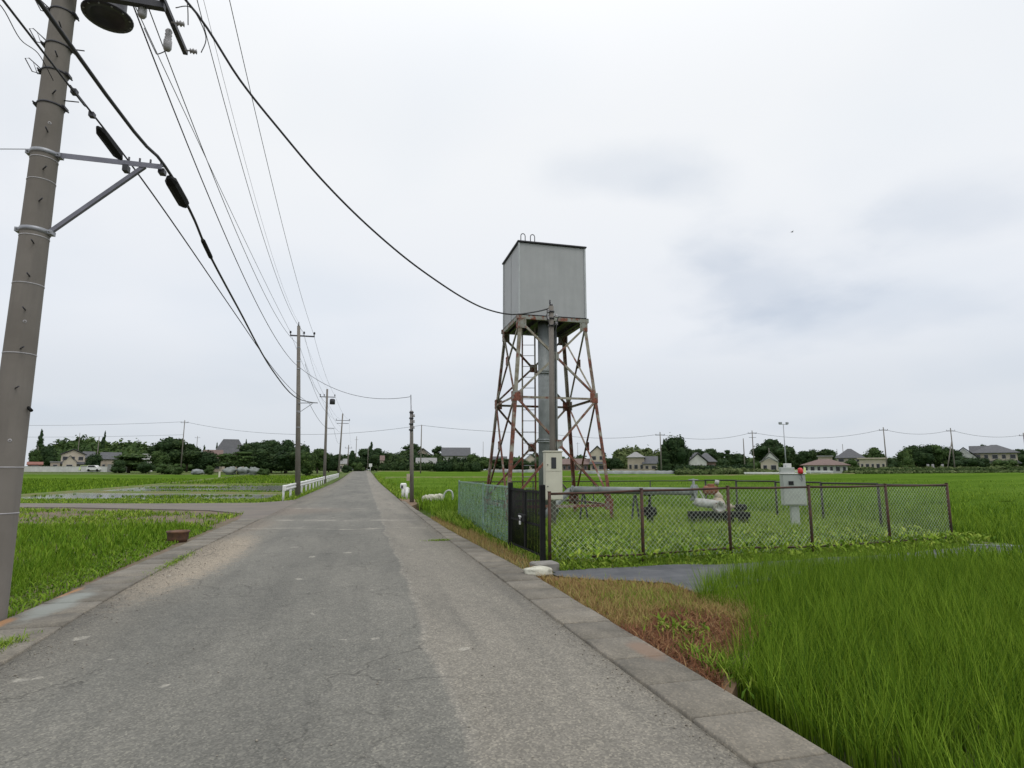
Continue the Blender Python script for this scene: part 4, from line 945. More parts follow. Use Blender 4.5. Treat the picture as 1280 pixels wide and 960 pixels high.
mo = MB().lathe(along(O, -.22, .15, 1.05), rt, [(0, 0), (.09, .0), (.12, .04), (.12, .32), (.09, .36), (.05, .40), (0, .4)], 20); mo.box(along(O, -.02, .15, 1.18), (.16, .14, .08), -YAW, .01)
mo.build('motor', M['orange'], pu)
el = MB().tube([along(O, .16, .12, .74), along(O, .18, .12, .88), along(O, .10, .12, .98)], [.12, .10, .08], 16); el.build('discharge_elbow', M['beige'], pu)
MB().cyl(along(O, .14, .15, 1.20), along(O, .17, .15, 1.32), .055, 12).build('breather_cap', M['palegrey'], pu)
MB().tube([along(O, .04, .15, 1.18), along(O, .10, .15, 1.24), along(O, .16, .15, 1.17), along(O, .16, .15, 1.0)], .014, 8).build('oil_pipe', M['orange'], pu)
vl = MB().lathe(along(O, -.50, .1, .78), (0, 0, 1), [(0, 0), (.12, 0), (.12, .05), (.07, .08), (.1, .2), (.11, .32), (.07, .40), (.035, .44), (.03, .58), (0, .58)], 18); vl.build('check_valve', M['pipe'], pu)
wh = MB().tube([along(O, -.50 + .12 * math.cos(a), .1 + .12 * math.sin(a), 1.33) for a in np.linspace(0, 2 * math.pi, 17)], .014, 6); wh.beam(along(O, -.62, .1, 1.33), along(O, -.38, .1, 1.33), .02, .02); wh.build('handwheel', M['pipe'], pu)
MB().beam(along(O, -.44, .05, 1.2), along(O, -.22, 0, .75), .03, .03).build('brace_rod', M['palegrey'], pu)
MB().lathe(along(O, .33, -.02, .62), rt, [(0, 0), (.08, 0), (.08, .12), (.03, .14), (.03, .3), (0, .3)], 14).build('coupling', M['beige'], pu)
MB().lathe(along(O, .55, 0, .60), rt, [(0, 0), (.07, 0), (.09, .03), (.09, .26), (.07, .30), (0, .30)], 16).build('gear_case', M['black'], pu)
# control cabinet
cb = AT(994, 650, 15.3); CR = -YAW * 1.0 - .25
ct = thing('control_cabinet', (cb.x, cb.y, 0), 'grey green pump control cabinet on a square post with red alarm lamp inside the fence', 'control cabinet')
MB().box((cb.x, cb.y, .33), (.20, .16, .80), CR, .008).build('post', M['cabinet'], ct)
MB().box((cb.x, cb.y, 1.09), (.56, .30, .80), CR, .015).build('cabinet_body', M['cabinet'], ct)
cfr = Vector((math.sin(CR), -math.cos(CR), 0)); crt = Vector((math.cos(CR), math.sin(CR), 0)); cc = Vector((cb.x, cb.y, 0))
dm = MB().beam(cc + cfr * .158 - crt * .0 + Vector((0, 0, .73)), cc + cfr * .158 + Vector((0, 0, 1.45)), .50, .014, cfr).build('door', M['cabinet'], ct)
MB().beam(cc + cfr * .17 - crt * .07 + Vector((0, 0, 1.21)), cc + cfr * .17 - crt * .07 + Vector((0, 0, 1.31)), .12, .012, cfr).build('window', M['glassdark'], dm)
MB().box((cb.x, cb.y, 1.505), (.62, .36, .03), CR, .008).build('rain_hood', M['white'], ct)
MB().box(tuple(cc - crt * .12 + Vector((0, 0, 1.59))), (.34, .22, .14), CR, .01).build('top_box', M['cabinet'], ct)
MB().box(tuple(cc - crt * .10 + Vector((0, 0, 1.71))), (.17, .16, .10), CR, .008).build('antenna_box', M['white'], ct)
rl = cc + crt * .17 + cfr * .16 + Vector((0, 0, 1.50)); rm_ = MB().lathe(rl, (0, 0, 1), [(0, 0), (.06, 0), (.065, .05), (.065, .10), (.045, .14), (0, .155)], 16); rm_.build('alarm_lamp', M['red'], ct)
MB().box(tuple(cc + crt * .31 + Vector((0, 0, 1.57))), (.05, .05, .17), CR, .006).build('tag_plate', M['yellowgreen'], ct)
MB().tube([rl + Vector((0, 0, 0)), rl + cfr * .02 + crt * .03 + Vector((0, 0, -.12)), rl + crt * .02 + Vector((0, 0, -.2)), rl - crt * .03 + Vector((0, 0, -.12))], .008, 6).build('lamp_cable', M['wiregrey'], ct)
MB().cyl((cb.x - .17, cb.y, 1.5), (cb.x - .17, cb.y, 1.74), .015, 8).build('antenna', M['steel'], ct)

# ------------------------------------------------------------------ big concrete pole on the left
PX, PY = -3.875, 7.72
mp = thing('utility_pole', (PX, PY, -.05), 'thick weathered concrete utility pole standing in the near left foreground behind the kerb', 'utility pole', 'roadside utility poles')
PH = 11.3
def prad(z): return .172 - .0067 * z
MB().tube([(PX, PY, -.3)] + [(PX - .0 * z, PY, z) for z in (0, 2, 4, 6, 8, 10, PH)], [prad(0)] + [prad(z) for z in (0, 2, 4, 6, 8, 10, PH)], 40).build('pole_shaft', M['pole'], mp)
def band(z, r0=.012, h=.03, m='steel', name='band'):
    MB().lathe((PX, PY, z), (0, 0, 1), [(prad(z), 0), (prad(z) + r0, .002), (prad(z) + r0, h), (prad(z), h + .002)], 40).build(name, M[m], mp)
for z in (1.12, 1.62, 2.9, 3.72, 4.30, 5.0, 5.28): band(z, .004, .012, 'porcelain', 'thin_band')
dr = Vector((1, 0, 0)); toC = Vector((-PX, -PY, 0)).normalized(); sideL = Vector((-toC.y, toC.x, 0))
def clampband(z, big=True):
    cm_ = MB().lathe((PX, PY, z), (0, 0, 1), [(prad(z), 0), (prad(z) + .01, .004), (prad(z) + .01, .05 if big else .022), (prad(z), .054 if big else .026)], 40)
    for d in (Vector((1, 0, 0)), Vector((-1, 0, 0))):
        q = Vector((PX, PY, z + (.027 if big else .013))) + d * (prad(z) + .02); cm_.beam(q - Vector((0, .05, 0)), q + Vector((0, .05, 0)), .05 if big else .03, .05 if big else .03); cm_.cyl(q - Vector((0, .08, 0)), q + Vector((0, .08, 0)), .01, 8)
    cm_.build('clamp_band', M['darksteel'] if not big else M['steel'], mp)
for z, b_ in ((5.34, True), (4.36, True), (5.98, False), (6.42, False), (6.78, False), (7.25, False)): clampband(z, b_)
# step bolts
for z in (2.5, 2.95, 3.4, 3.8, 4.2, 4.72, 5.12, 5.6, 6.1, 6.6, 7.0):
    q = Vector((PX, PY, z)) + toC * prad(z); d = (toC + sideL * (.3 if int(z * 10) % 2 else -.3)).normalized()
    MB().cyl(q - d * .02, q + d * .09 + Vector((0, 0, .015)), .008, 6).build('step_bolt', M['darksteel'], mp)
for z in (6.1, 6.8): MB().cyl((PX + prad(z), PY, z), (PX + prad(z) + .16, PY - .01, z), .008, 6).build('step_bolt', M['darksteel'], mp)
for z in (6.45, 6.85, 7.28):   # cable hanger loops on the left
    q = Vector((PX - prad(z), PY - .04, z)); w_ = MB().tube([q, q + Vector((-.13, -.02, .11)), q + Vector((-.17, -.02, .10)), q + Vector((-.08, -.02, -.06)), q + Vector((0, 0, -.06))], .006, 6)
    w_.tube([q + Vector((0, .03, .0)), q + Vector((-.11, .03, .10)), q + Vector((-.05, .03, -.05)), q + Vector((0, .03, -.05))], .005, 6); w_.build('cable_hanger', M['darksteel'], mp)
for z in (1.92, 3.27, 5.72):   # plugged holes
    q = Vector((PX, PY, z)) + (toC + sideL * .05).normalized() * (prad(z) - .002); MB().lathe(q, toC, [(.010, .004), (.018, .004), (.019, .0)], 12).build('hole_ring', M['porcelain'], mp)
# bracket arm with brace
ba = Vector((PX + prad(5.37), PY, 5.40)); be = Vector((-2.60, PY, 5.40))
MB().angle(ba - Vector((.02, .03, 0)), be - Vector((0, .03, 0)), .065, .008, (0, 1, 0), (0, 0, -1)).build('bracket_arm', M['armsteel'], mp)
MB().beam((PX + prad(4.38) + .01, PY, 4.40), (-2.80, PY, 5.36), .045, .045).build('bracket_brace', M['armsteel'], mp)
hk = MB()
for x_ in (-3.08, -2.98, -2.86, -2.74, -2.62): hk.cyl((x_, PY, 5.37), (x_, PY, 5.46), .012, 6)
hk.box((-3.0, PY, 5.30), (.06, .09, .08)).box((-2.62, PY + .06, 5.34), (.07, .10, .06)); hk.build('arm_bolts', M['darksteel'], mp)
# upper arm, cross piece, fuses, insulators, transformer
MB().box(((PX + .1 - 2.70) / 2, PY - .14, 7.50), (2.70 * -1 + 0 - PX - .1 + .0, .08, .09)).build('upper_arm', M['darksteel'], mp)
MB().box((-2.72, 7.92, 7.57), (.06, .95 + .3, .06)).build('cross_piece', M['darksteel'], mp)
for (x_, y_, z_) in ((-2.97, PY - .08, 7.42), (-2.78, 8.02, 7.28)):
    MB().lathe((x_, y_, z_ - .08), (0, 0, 1), [(0, 0), (.035, .0), (.052, .03), (.052, .14), (.035, .15), (.045, .18), (.035, .20), (.045, .23), (.035, .25), (.045, .28), (.03, .31), (0, .31)], 14).build('fuse_cutout', M['porcelain'], mp)
for (x_, y_) in ((-2.62, 7.85), (-2.60, 8.38)):
    MB().lathe((x_ - .08, y_, 7.5), (1, 0, 0), [(0, 0), (.01, 0), (.01, .06), (.038, .07), (.02, .09), (.042, .11), (.02, .13), (.036, .15), (0, .16)], 12).build('insulator', M['porcelain'], mp)
jw = MB()
jw.tube(smooth_pts([Vector(q_) for q_ in [(-2.78, 8.02, 7.2), (-2.95, 8.2, 7.25), (-3.1, 8.5, 7.5), (-3.3, 8.6, 7.9)]]), .007, 5)
jw.tube(smooth_pts([Vector(q_) for q_ in [(-2.47, 8.38, 7.5), (-2.42, 8.35, 7.75), (-2.55, 8.1, 7.95), (-2.7, 7.95, 7.8)]]), .007, 5)
jw.tube(smooth_pts([Vector(q_) for q_ in [(-2.5, 7.85, 7.5), (-2.52, 7.8, 7.8), (-2.6, 7.7, 8.2)]]), .007, 5)
jw.tube(smooth_pts([Vector(q_) for q_ in [(-2.97, 7.64, 7.68), (-3.15, 7.7, 7.8), (-3.4, 7.8, 8.1), (-3.6, 7.8, 8.6)]]), .007, 5)
jw.build('jumper_wire', M['wire'], mp)
tx, ty = PX + .36, PY + .30
MB().lathe((tx, ty, 7.54), (0, 0, 1), [(0, .05), (.18, .05), (.20, 0), (.29, 0), (.295, .02), (.22, .03), (.20, .12), (.20, .9), (.18, .98), (0, 1.0)], 30).build('transformer', M['darksteel'], mp)
for k in range(12): a = k * math.pi / 6; MB().cyl((tx + .262 * math.cos(a), ty + .262 * math.sin(a), 7.528), (tx + .262 * math.cos(a), ty + .262 * math.sin(a), 7.54), .012, 8).build('flange_bolt', M['steel'], mp)
MB().box((PX, PY, 10.35), (2.0, .09, .09)).build('crossarm', M['steel'], mp)
# black knob low on the shaft at the right
MB().tube([(PX + prad(2.3) + .0, PY - .02, 2.30), (PX + prad(2.3) + .05, PY - .05, 2.26)], .018, 8).build('cable_clip', M['black'], mp)
# grey smear painted foot
# ------------------------------------------------------------------ other roadside poles
def far_pole(x, y, h, lean, arms, label, group='roadside utility poles', r=.17, extra=None, name='utility_pole'):
    g = gzf(x, y) - .1
    t = thing(name, (x, y, g), label, 'utility pole', group)
    topv = Vector((x + lean, y, h)); MB().tube([(x, y, g - .3), (x + lean * .5, y, g + (h - g) / 2), topv], [r, r * .78, r * .58], 14).build('pole_shaft', M['pole'], t)
    for (z, x0, x1, yaw, ins) in arms:
        c = Vector((x + lean * (z / h), y, z)); d = Vector((math.cos(yaw), math.sin(yaw), 0))
        MB().beam(c + d * x0, c + d * x1, .08, .08).build('crossarm', M['darksteel'], t)
        for s in ins:
            q = c + d * s; MB().lathe(q + Vector((0, 0, .04)), (0, 0, 1), [(0, 0), (.02, 0), (.02, .10), (.06, .11), (.06, .22), (.03, .26), (0, .26)], 8).build('insulator', M['darksteel'], t)
    return t
p2t = far_pole(-3.9, 38.64, 10.75, -.5, [(10.1, -.52, .98, 0, (-.5, .32, .95))], 'slender concrete utility pole rising behind the near end of the white guardrail')
m_ = MB(); m_.beam((-4.17, 38.5, 5.75), (-3.0, 38.5, 5.8), .05, .05); m_.beam((-4.15, 38.5, 5.1), (-3.3, 38.5, 5.75), .035, .035); m_.build('bracket_arm', M['steel'], p2t)
MB().tube([(-4.40, 38.6, 10.7), (-4.40, 38.6, 11.0)], .03, 8).build('pole_cap', M['darksteel'], p2t)
for z in (9.3, 8.4, 7.9, 5.2, 4.2): MB().cyl((-3.9 - .5 * z / 10.7, 38.64, z), (-3.9 - .5 * z / 10.7, 38.64, z + .06), .17 - z * .006, 12).build('band', M['steel'], p2t)
p3t = far_pole(-4.0, 65, 10.2, -.15, [(9.35, -.75, .85, 0, (-.7, -.3, .8))], 'second slender pole along the guardrail with a transformer hung under its arm')
MB().lathe((-3.55, 64.8, 8.55), (0, 0, 1), [(0, 0), (.28, 0), (.28, .5), (.2, .58), (0, .6)], 14).build('transformer', M['darksteel'], p3t)
MB().beam((-4.1, 65, 6.0), (-3.2, 65, 6.0), .05, .05).build('bracket_arm', M['steel'], p3t)
p4t = far_pole(-4.2, 104, 11.2, .3, [(10.0, -1.1, 1.3, 0, (-1, 0, 1.2)), (9.5, -.9, 1.1, 0, ())], 'third roadside pole with two crossarms at the far end of the guardrail')
far_pole(-4.2, 158, 8.0, .1, [(7.2, -.9, .9, 0, (-.8, .8))], 'short distant roadside pole where the road meets the trees')
far_pole(-3.6, 262, 16.0, 0, [(14.5, -.8, .8, 0, ())], 'thin tall distant pole above the trees at the end of the road')
q = far_pole(1.2, 215, 9.5, 0, [(8.6, -.8, .8, 0, ())], 'distant pole beside the dark trees right of the road end', r=.14)
# small pole on the right of the road
p5 = thing('service_pole', (2.42, 30.4, -.05), 'short brownish pole with a slim steel extension beside the rice right of the road', 'utility pole')
MB().tube([(2.42, 30.4, -.3), (2.28, 30.35, 4.62)], [.11, .085], 12).build('pole_shaft', M['pole'], p5)
MB().tube([(2.34, 30.3, 2.9), (2.22, 30.3, 5.45)], .032, 8).build('extension_pipe', M['steel'], p5)
for z in (3.6, 3.9, 4.2, 4.5): MB().cyl((2.28, 30.32, z), (2.28, 30.32, z + .07), .115, 10).build('band', M['darksteel'], p5)
for z in (3.7, 4.0, 4.3): MB().lathe((2.40, 30.25, z), (0, 0, 1), [(0, 0), (.05, 0), (.06, .04), (.04, .08), (.06, .12), (0, .15)], 8).build('insulator', M['porcelain'], p5)
MB().box((2.19, 30.22, 1.22), (.16, .14, .34), 0, .01).build('switch_box', M['beige'], p5)

# cross-country poles
def cpole(px, ytop, Y, label, arms=1, r=.16, strut=False, ybase=None):
    tp_ = AT(px, ytop, Y); yaw = -YAW
    ar = [(tp_.z - .7, -1.0, 1.0, yaw, (-.9, 0, .9))] if arms else []
    if arms > 1: ar.append((tp_.z - 1.6, -.8, .8, yaw, ()))
    t = far_pole(tp_.x, tp_.y, tp_.z, 0, ar, label, 'cross country utility poles', r)
    if strut: MB().tube([(tp_.x - 2.3, tp_.y, 1.2), (tp_.x - .05, tp_.y, tp_.z * .72)], .11, 8).build('strut_pole', M['pole'], t)
    return tp_
CP = {}
for px, yt, Y, lab, ar, st in (
    (231, 525, 150, 'tall crossarm pole in front of the dark tree clump left of the roofed temple-like house', 1, False),
    (247, 545, 230, 'small faint pole just right of the dark tree clump on the left', 1, False),
    (100, 541, 235, 'thin pole rising behind the cream two-storey house on the left', 0, False),
    (124, 546, 180, 'plain pole standing right of the cream two-storey house on the left', 0, False),
    (48, 558, 200, 'thin pole above the red shed at the far left', 0, False),
    (173, 549, 300, 'tiny pole over the wooded hill on the left', 1, False),
    (527, 531, 126, 'bare grey pole in the rice field before the long dark hedge', 0, False),
    (825, 540, 124, 'pole standing in front of the big dark conifer right of the tower', 1, False),
    (929, 548, 133, 'stubby pole left of the crossarm pole near the domed tree', 0, False),
    (940, 538, 132, 'pole with two crossarms left of the domed tree', 2, False),
    (961, 560, 170, 'low thin pole in front of the domed tree', 0, False),
    (1104, 534, 128, 'leaning crossarm pole right of the flat-roofed houses', 1, False),
    (1188, 535, 130, 'crossarm pole braced by a slanting strut beside the tree grove on the right', 1, True),
    (1279, 541, 135, 'pole cut by the right border of the view', 1, False),
    (604, 552, 300, 'faint pole seen left of the tower legs', 0, False), (1046, 561, 260, 'tiny distant pole over the low brown-roofed building', 0, False),
    (722, 553, 320, 'faint pole seen between the tower legs', 1, False),
    (1053, 555, 240, 'thin aerial mast left of the hipped roof house on the right', 0, False)):
    CP[px] = cpole(px, yt, Y, lab, ar, .15, st)
# floodlight mast
fl = AT(979, 529, 95); ft = thing('floodlight_mast', (fl.x, fl.y, gzf(fl.x, fl.y) - .1), 'tall steel mast with a pair of floodlights above the small white houses', 'lamp post')
MB().tube([(fl.x, fl.y, -.3), (fl.x, fl.y, fl.z - .1)], [.11, .06], 10).build('mast', M['steel'], ft)
MB().beam((fl.x - .8, fl.y, fl.z - .2), (fl.x + .8, fl.y, fl.z - .2), .07, .07).build('crossarm', M['steel'], ft)
for s in (-1, 1): MB().box((fl.x + s * .65, fl.y - .1, fl.z), (.5, .3, .35), s * .4, .03).build('floodlight', M['steel'], ft)

# ------------------------------------------------------------------ cables
def cat_pts(a, b_, sag, n=28): 
    a = Vector(a); b_ = Vector(b_); return [a.lerp(b_, i / n) - Vector((0, 0, 4 * sag * (i / n) * (1 - i / n))) for i in range(n + 1)]
def cable(spans, r, label, m='wire', group='overhead cables', name='overhead_cable', n=5):
    mb = MB(); o0 = Vector(spans[0][0])
    for a, b_, s in spans: mb.tube(cat_pts(a, b_, s), r, n)
    o = mb.build(name, M[m], None, o0); return tag(o, label, 'cable', group)
z2 = 10.35
back = lambda x, z: (x, -28, z)
cable([(back(-2.8, 11), (-2.8, 7.7, 11.0), .6), ((-2.8, 7.7, 11.0), (-3.5, 38.6, z2), .6), ((-3.5, 38.6, z2), (-3.35, 65, 9.6), .5), ((-3.35, 65, 9.6), (-2.8, 104, 10.2), .6), ((-2.8, 104, 10.2), (-3.4, 158, 7.5), .8)], .0085, 'rightmost thin power line of the roadside run, steep against the sky', 'wiregrey')
cable([(back(-3.2, 10.6), (-3.2, 7.7, 10.6), .6), ((-3.2, 7.7, 10.6), (-4.08, 38.6, z2), 1.25), ((-4.08, 38.6, z2), (-4.45, 65, 9.6), .5), ((-4.45, 65, 9.6), (-4.1, 104, 10.2), .6)], .0085, 'middle thin power line of the roadside run ending at the pole top', 'wiregrey')
cable([(back(-4.0, 9.4), (-4.0, 7.7, 9.4), .6), ((-4.0, 7.7, 9.4), (-4.9, 38.6, z2), .15), ((-4.9, 38.6, z2), (-4.85, 65, 9.6), .5), ((-4.85, 65, 9.6), (-5.2, 104, 10.2), .6)], .0085, 'left thin power line of the close pair right of the concrete pole', 'wiregrey')
cable([((-3.2, 7.7, 11.0), (-4.4, 38.6, 10.95), 1.0), ((-4.4, 38.6, 10.95), (-4.15, 65, 10.2), .4)], .0045, 'faint shield wire running to the very tip of the guardrail pole', 'wiregrey')
cable([((-3.4, 7.7, 8.7), (-4.3, 38.6, 9.5), 1.0), ((-4.3, 38.6, 9.5), (-4.1, 65, 8.6), .6), ((-4.1, 65, 8.6), (-4.0, 104, 9.0), .6)], .009, 'right thin power line of the close pair right of the concrete pole', 'wiregrey')
cable([((-4.0, 7.75, 9.7), (-4.15, 38.6, 8.0), 1.2)], .013, 'dark low voltage line left of the close pair of power lines')
cable([((-4.15, 38.6, 8.0), (2.2, 30.3, 5.35), .75)], .013, 'slack drop cable crossing the road to the short pole on the right')
cable([((-3.9, 38.7, 8.3), (-4.0, 65, 7.6), .5), ((-4.0, 65, 7.6), (-4.1, 104, 8.0), .5)], .012, 'low line leading on from the first guardrail pole')
# heavy drop to the tower
A_ = AT(232, 0, 7.55); A0 = Vector((PX + .1, PY, 8.75)); tgt = Vector((spx - .1, spy - .06, 5.76))
o = cable([(A0, tgt, .0)], .02, 'x'); bpy.data.objects.remove(o)
pxs = [(232, 0), (300, 100), (350, 163), (400, 222), (450, 273), (500, 317), (540, 347), (580, 373), (610, 387), (640, 393), (668, 390)]
def on_plane(px, py, A, B):
    a, d, e = ray(px, py); v = Vector(rf(a, d)); A2 = Vector((A.x, A.y)); D = Vector((B.x - A.x, B.y - A.y))
    # v*t = A2 + D*s
    det = v.x * -D.y + D.x * v.y; t = (A2.x * -D.y + D.x * A2.y) / det
    return Vector((v.x * t, v.y * t, CAM_H + e * t))
hp = [A0] + [on_plane(x, y, A0, tgt) for x, y in pxs] + [tgt]
tag(MB().tube(smooth_pts(hp), .0175, 8).build('overhead_cable', M['wire'], None, A0), 'thick black service cable sagging from the concrete pole across the sky to the tower', 'cable', 'overhead cables')
# telecom cables through the bracket
th_ = [Vector((-2.9, -28, 5.9)), Vector((-2.7, -10, 5.3)), Vector((-2.62, 4.9, 5.26)), Vector((-2.62, PY + .1, 5.46)), Vector((-2.62, 9.1, 5.36)), Vector((-2.64, 10.19, 5.18)), Vector((-2.66, 12.74, 4.93)), Vector((-2.72, 18.09, 4.50)), Vector((-2.85, 25.9, 4.60)), Vector((-3.0, 38.5, 5.78))]
tc_ = thing('overhead_cable', (-2.62, PY + .1, 5.46), 'heavy black telecom cable with splice closures running through the bracket arm', 'cable', 'overhead cables')
MB().tube(smooth_pts(th_), .019, 8).build('cable_run', M['wire'], tc_)
def closure(a, b_, r, root, sides=8):
    a = Vector(a); b_ = Vector(b_); d = (b_ - a).normalized(); L = (b_ - a).length
    MB().tube([a, a + d * L * .14, b_ - d * L * .14, b_], [r * .35, r, r, r * .4], sides, True, False).build('splice_closure', M['black'], root)
closure((-2.63, 8.05, 5.41), (-2.64, 8.85, 5.37), .078, tc_)
closure((-2.637, 9.75, 5.25), (-2.645, 10.45, 5.15), .036, tc_)
t2 = thing('overhead_cable', (-3.0, PY, 5.42), 'thinner telecom cable with a long splice box left of the bracket arm', 'cable', 'overhead cables')
tt = [Vector((-3.3, -28, 6.0)), Vector((-3.1, -10, 5.5)), Vector((-3.0, 5.14, 5.40)), Vector((-3.0, 6.3, 5.42)), Vector((-3.0, 7.74, 5.43)), Vector((-3.0, 9.9, 5.36)), Vector((-3.0, 14.7, 5.12)), Vector((-3.05, 20.7, 4.92)), Vector((-3.2, 28, 5.1)), Vector((-3.5, 38.5, 5.76))]
MB().tube(smooth_pts(tt), .010, 6).build('cable_run', M['wire'], t2)
closure((-3.0, 6.9, 5.36), (-3.0, 7.55, 5.34), .055, t2, 6)
lash = [Vector((-3.02, 4.6 + k * .28, 5.36 - (.07 if k % 2 else .0))) for k in range(6)]
MB().tube(smooth_pts(lash), .004, 5).build('lashing_wire', M['wire'], t2)
for y_ in (6.35, 6.75): MB().box((-3.0, y_, 5.41), (.05, .06, .05)).build('cable_clamp', M['darksteel'], t2)
cable([((-3.5, 38.5, 5.76), (-3.3, 65, 6.0), .6), ((-3.3, 65, 6.0), (-4.1, 104, 6.2), .7)], .012, 'telecom cable hanging between the guardrail poles', 'wire')
# fine wire leaving to the left
l0 = Vector((PX - prad(5.4), PY, 5.42)); cable([(l0, (-14, 9.5, 6.0), .25)], .005, 'two faint wires leaving the concrete pole to the left', 'wiregrey')
# cross-country line
def t_(px, dz=-.45): return CP[px] + Vector((0, 0, dz))
L0 = AT(20, 529, 160); L0b = AT(-300, 515, 170)
cable([(L0b, t_(231), 2.2), (t_(231), t_(527, -.1), 2.6), (t_(527, -.1), AT(680, 541, 124), .4), (AT(680, 541, 124), t_(825), 1.0), (t_(825), t_(940), 1.3), (t_(940), t_(1104), 1.6), (t_(1104), t_(1188), 1.0), (t_(1188), t_(1279), 1.0)], .035, 'long horizontal power line strung across the fields on the skyline', 'wiregrey')
cable([(CP[231] + Vector((0, 0, -3.8)), AT(-200, 540, 170), 1.0)], .03, 'lower horizontal line above the wooded hill on the left', 'wiregrey')

# ------------------------------------------------------------------ guardrails, signs, bags
def guardrail(name, p0, p1, n, label, group='white guardrails', h=.72):
    p0 = Vector((*p0, gzf(*p0))); p1 = Vector((*p1, gzf(*p1))); t = thing(name, p0, label, 'guardrail', group); d = (p1 - p0).normalized(); sd_ = Vector((d.y, -d.x, 0))
    bm_ = MB(); prof = [(-.16, 0), (-.13, .03), (-.08, .06), (-.04, .03), (0, .015), (.04, .03), (.08, .06), (.13, .03), (.16, 0)]
    q0 = p0 - d * .25; q1 = p1 + d * .25
    for off in (0, -.006):
        vs = [e + sd_ * (y_ + .05 + off) + Vector((0, 0, h - .17 + z_)) for e in (q0, q1) for z_, y_ in prof]
        m = len(prof); fs = [(i, i + 1, m + i + 1, m + i) for i in range(m - 1)]
        if off: fs = [tuple(reversed(f)) for f in fs]
        bm_.add(vs, fs, True)
    bm_.box(q0 + sd_ * .08 + Vector((0, 0, h - .17)), (.14, .05, .30), math.atan2(d.y, d.x) + math.pi / 2, .02)
    bm_.build('beam_rail', M['white'], t)
    for k in range(n):
        q = p0.lerp(p1, k / (n - 1)); MB().cyl(q - Vector((0, 0, .3)), q + Vector((0, 0, h)), .057, 12).build('post', M['white'], t)
    return t
guardrail('guardrail', (-4.12, 33.5), (-3.95, 98), 22, 'long white steel guardrail running along the left edge of the road', h=.8)
g2_ = thing('guard_fence', (2.35, 34.2, -.05), 'short white guard fence end standing at the right road edge before the short pole', 'guardrail', 'white guardrails')
for x_, y_, h_ in ((2.25, 34.9, .78), (2.42, 34.3, .62)): MB().tube([(x_, y_, -.2), (x_, y_, h_)], .085, 12).build('post', M['white'], g2_)
gm_ = MB(); gm_.box((2.27, 34.9, .66), (.36, .20, .34), .1, .06); gm_.box((2.42, 34.35, .42), (.30, .20, .36), -.2, .06); gm_.build('end_plate', M['white'], g2_)
MB().box((2.18, 34.76, .62), (.10, .02, .16)).build('reflector', M['glassdark'], g2_)
guardrail('guardrail', tuple(AT(987, 590, 118))[:2], tuple(AT(1040, 590, 112))[:2], 5, 'distant white guardrail in front of the low brown-roofed building', h=.8)
guardrail('guardrail', tuple(AT(932, 592, 108))[:2], tuple(AT(975, 592, 106))[:2], 5, 'distant low white rail left of the control cabinet', h=.7)
# sacks and hose by the rice
sk = AT(541, 618, 29.5); base = (sk.x, sk.y)
sacks = []
for k, (dx_, s_) in enumerate(((-.34, .21), (-.10, .22), (.16, .21), (.36, .17))):
    q = Vector((sk.x, sk.y, 0)) + rt * dx_
    o = blobmesh('x', (q.x, q.y, .16 + .02 * k), s_, s_ * .9, .19 + .02 * (k % 2), M['sack'], 5.3 * k + 1).build('bulk_sack', M['sack'], None, (q.x, q.y, -.05))
    tag(o, ['white bulk sack, leftmost in the row beside the rice by the short pole', 'white bulk sack, second from left in the row beside the rice', 'white bulk sack, third from left in the row beside the rice', 'small white bulk sack next to the bent grey hose'][k], 'sack', 'bulk sacks by the roadside rice')
hq = Vector((sk.x, sk.y, 0)) + rt * .62
hs = smooth_pts([hq + Vector((0, 0, .02)) - rt * .12, hq - rt * .05 + Vector((0, 0, .38)), hq + rt * .1 + Vector((0, 0, .56)), hq + rt * .3 + Vector((0, 0, .54)), hq + rt * .38 + Vector((0, 0, .3)), hq + rt * .36 + Vector((0, 0, -.1))])
tag(MB().tube(hs, .045, 10).build('hose', M['cabinet'], None, hq), 'bent grey green irrigation hose arching beside the white sacks', 'hose')
# signs at the road end
sg = AT(463, 585, 150); st_ = thing('road_sign', (sg.x, sg.y, gzf(sg.x, sg.y)), 'small white road sign on a post where the road narrows into the trees', 'road sign')
MB().cyl((sg.x, sg.y, .5), (sg.x, sg.y, 3.2), .06, 8).build('post', M['white'], st_); MB().box((sg.x, sg.y - .05, 2.75), (.8, .05, .8), 0, .02).build('sign_plate', M['white'], st_)
mk = AT(274, 598, 105); tag(MB().box((mk.x, mk.y, gzf(mk.x, mk.y) + .25), (.3, .2, 1.1), 0, .03).build('marker_post', M['cream'], None, (mk.x, mk.y, gzf(mk.x, mk.y) - .3)), 'small cream marker post in the left fields', 'marker post')

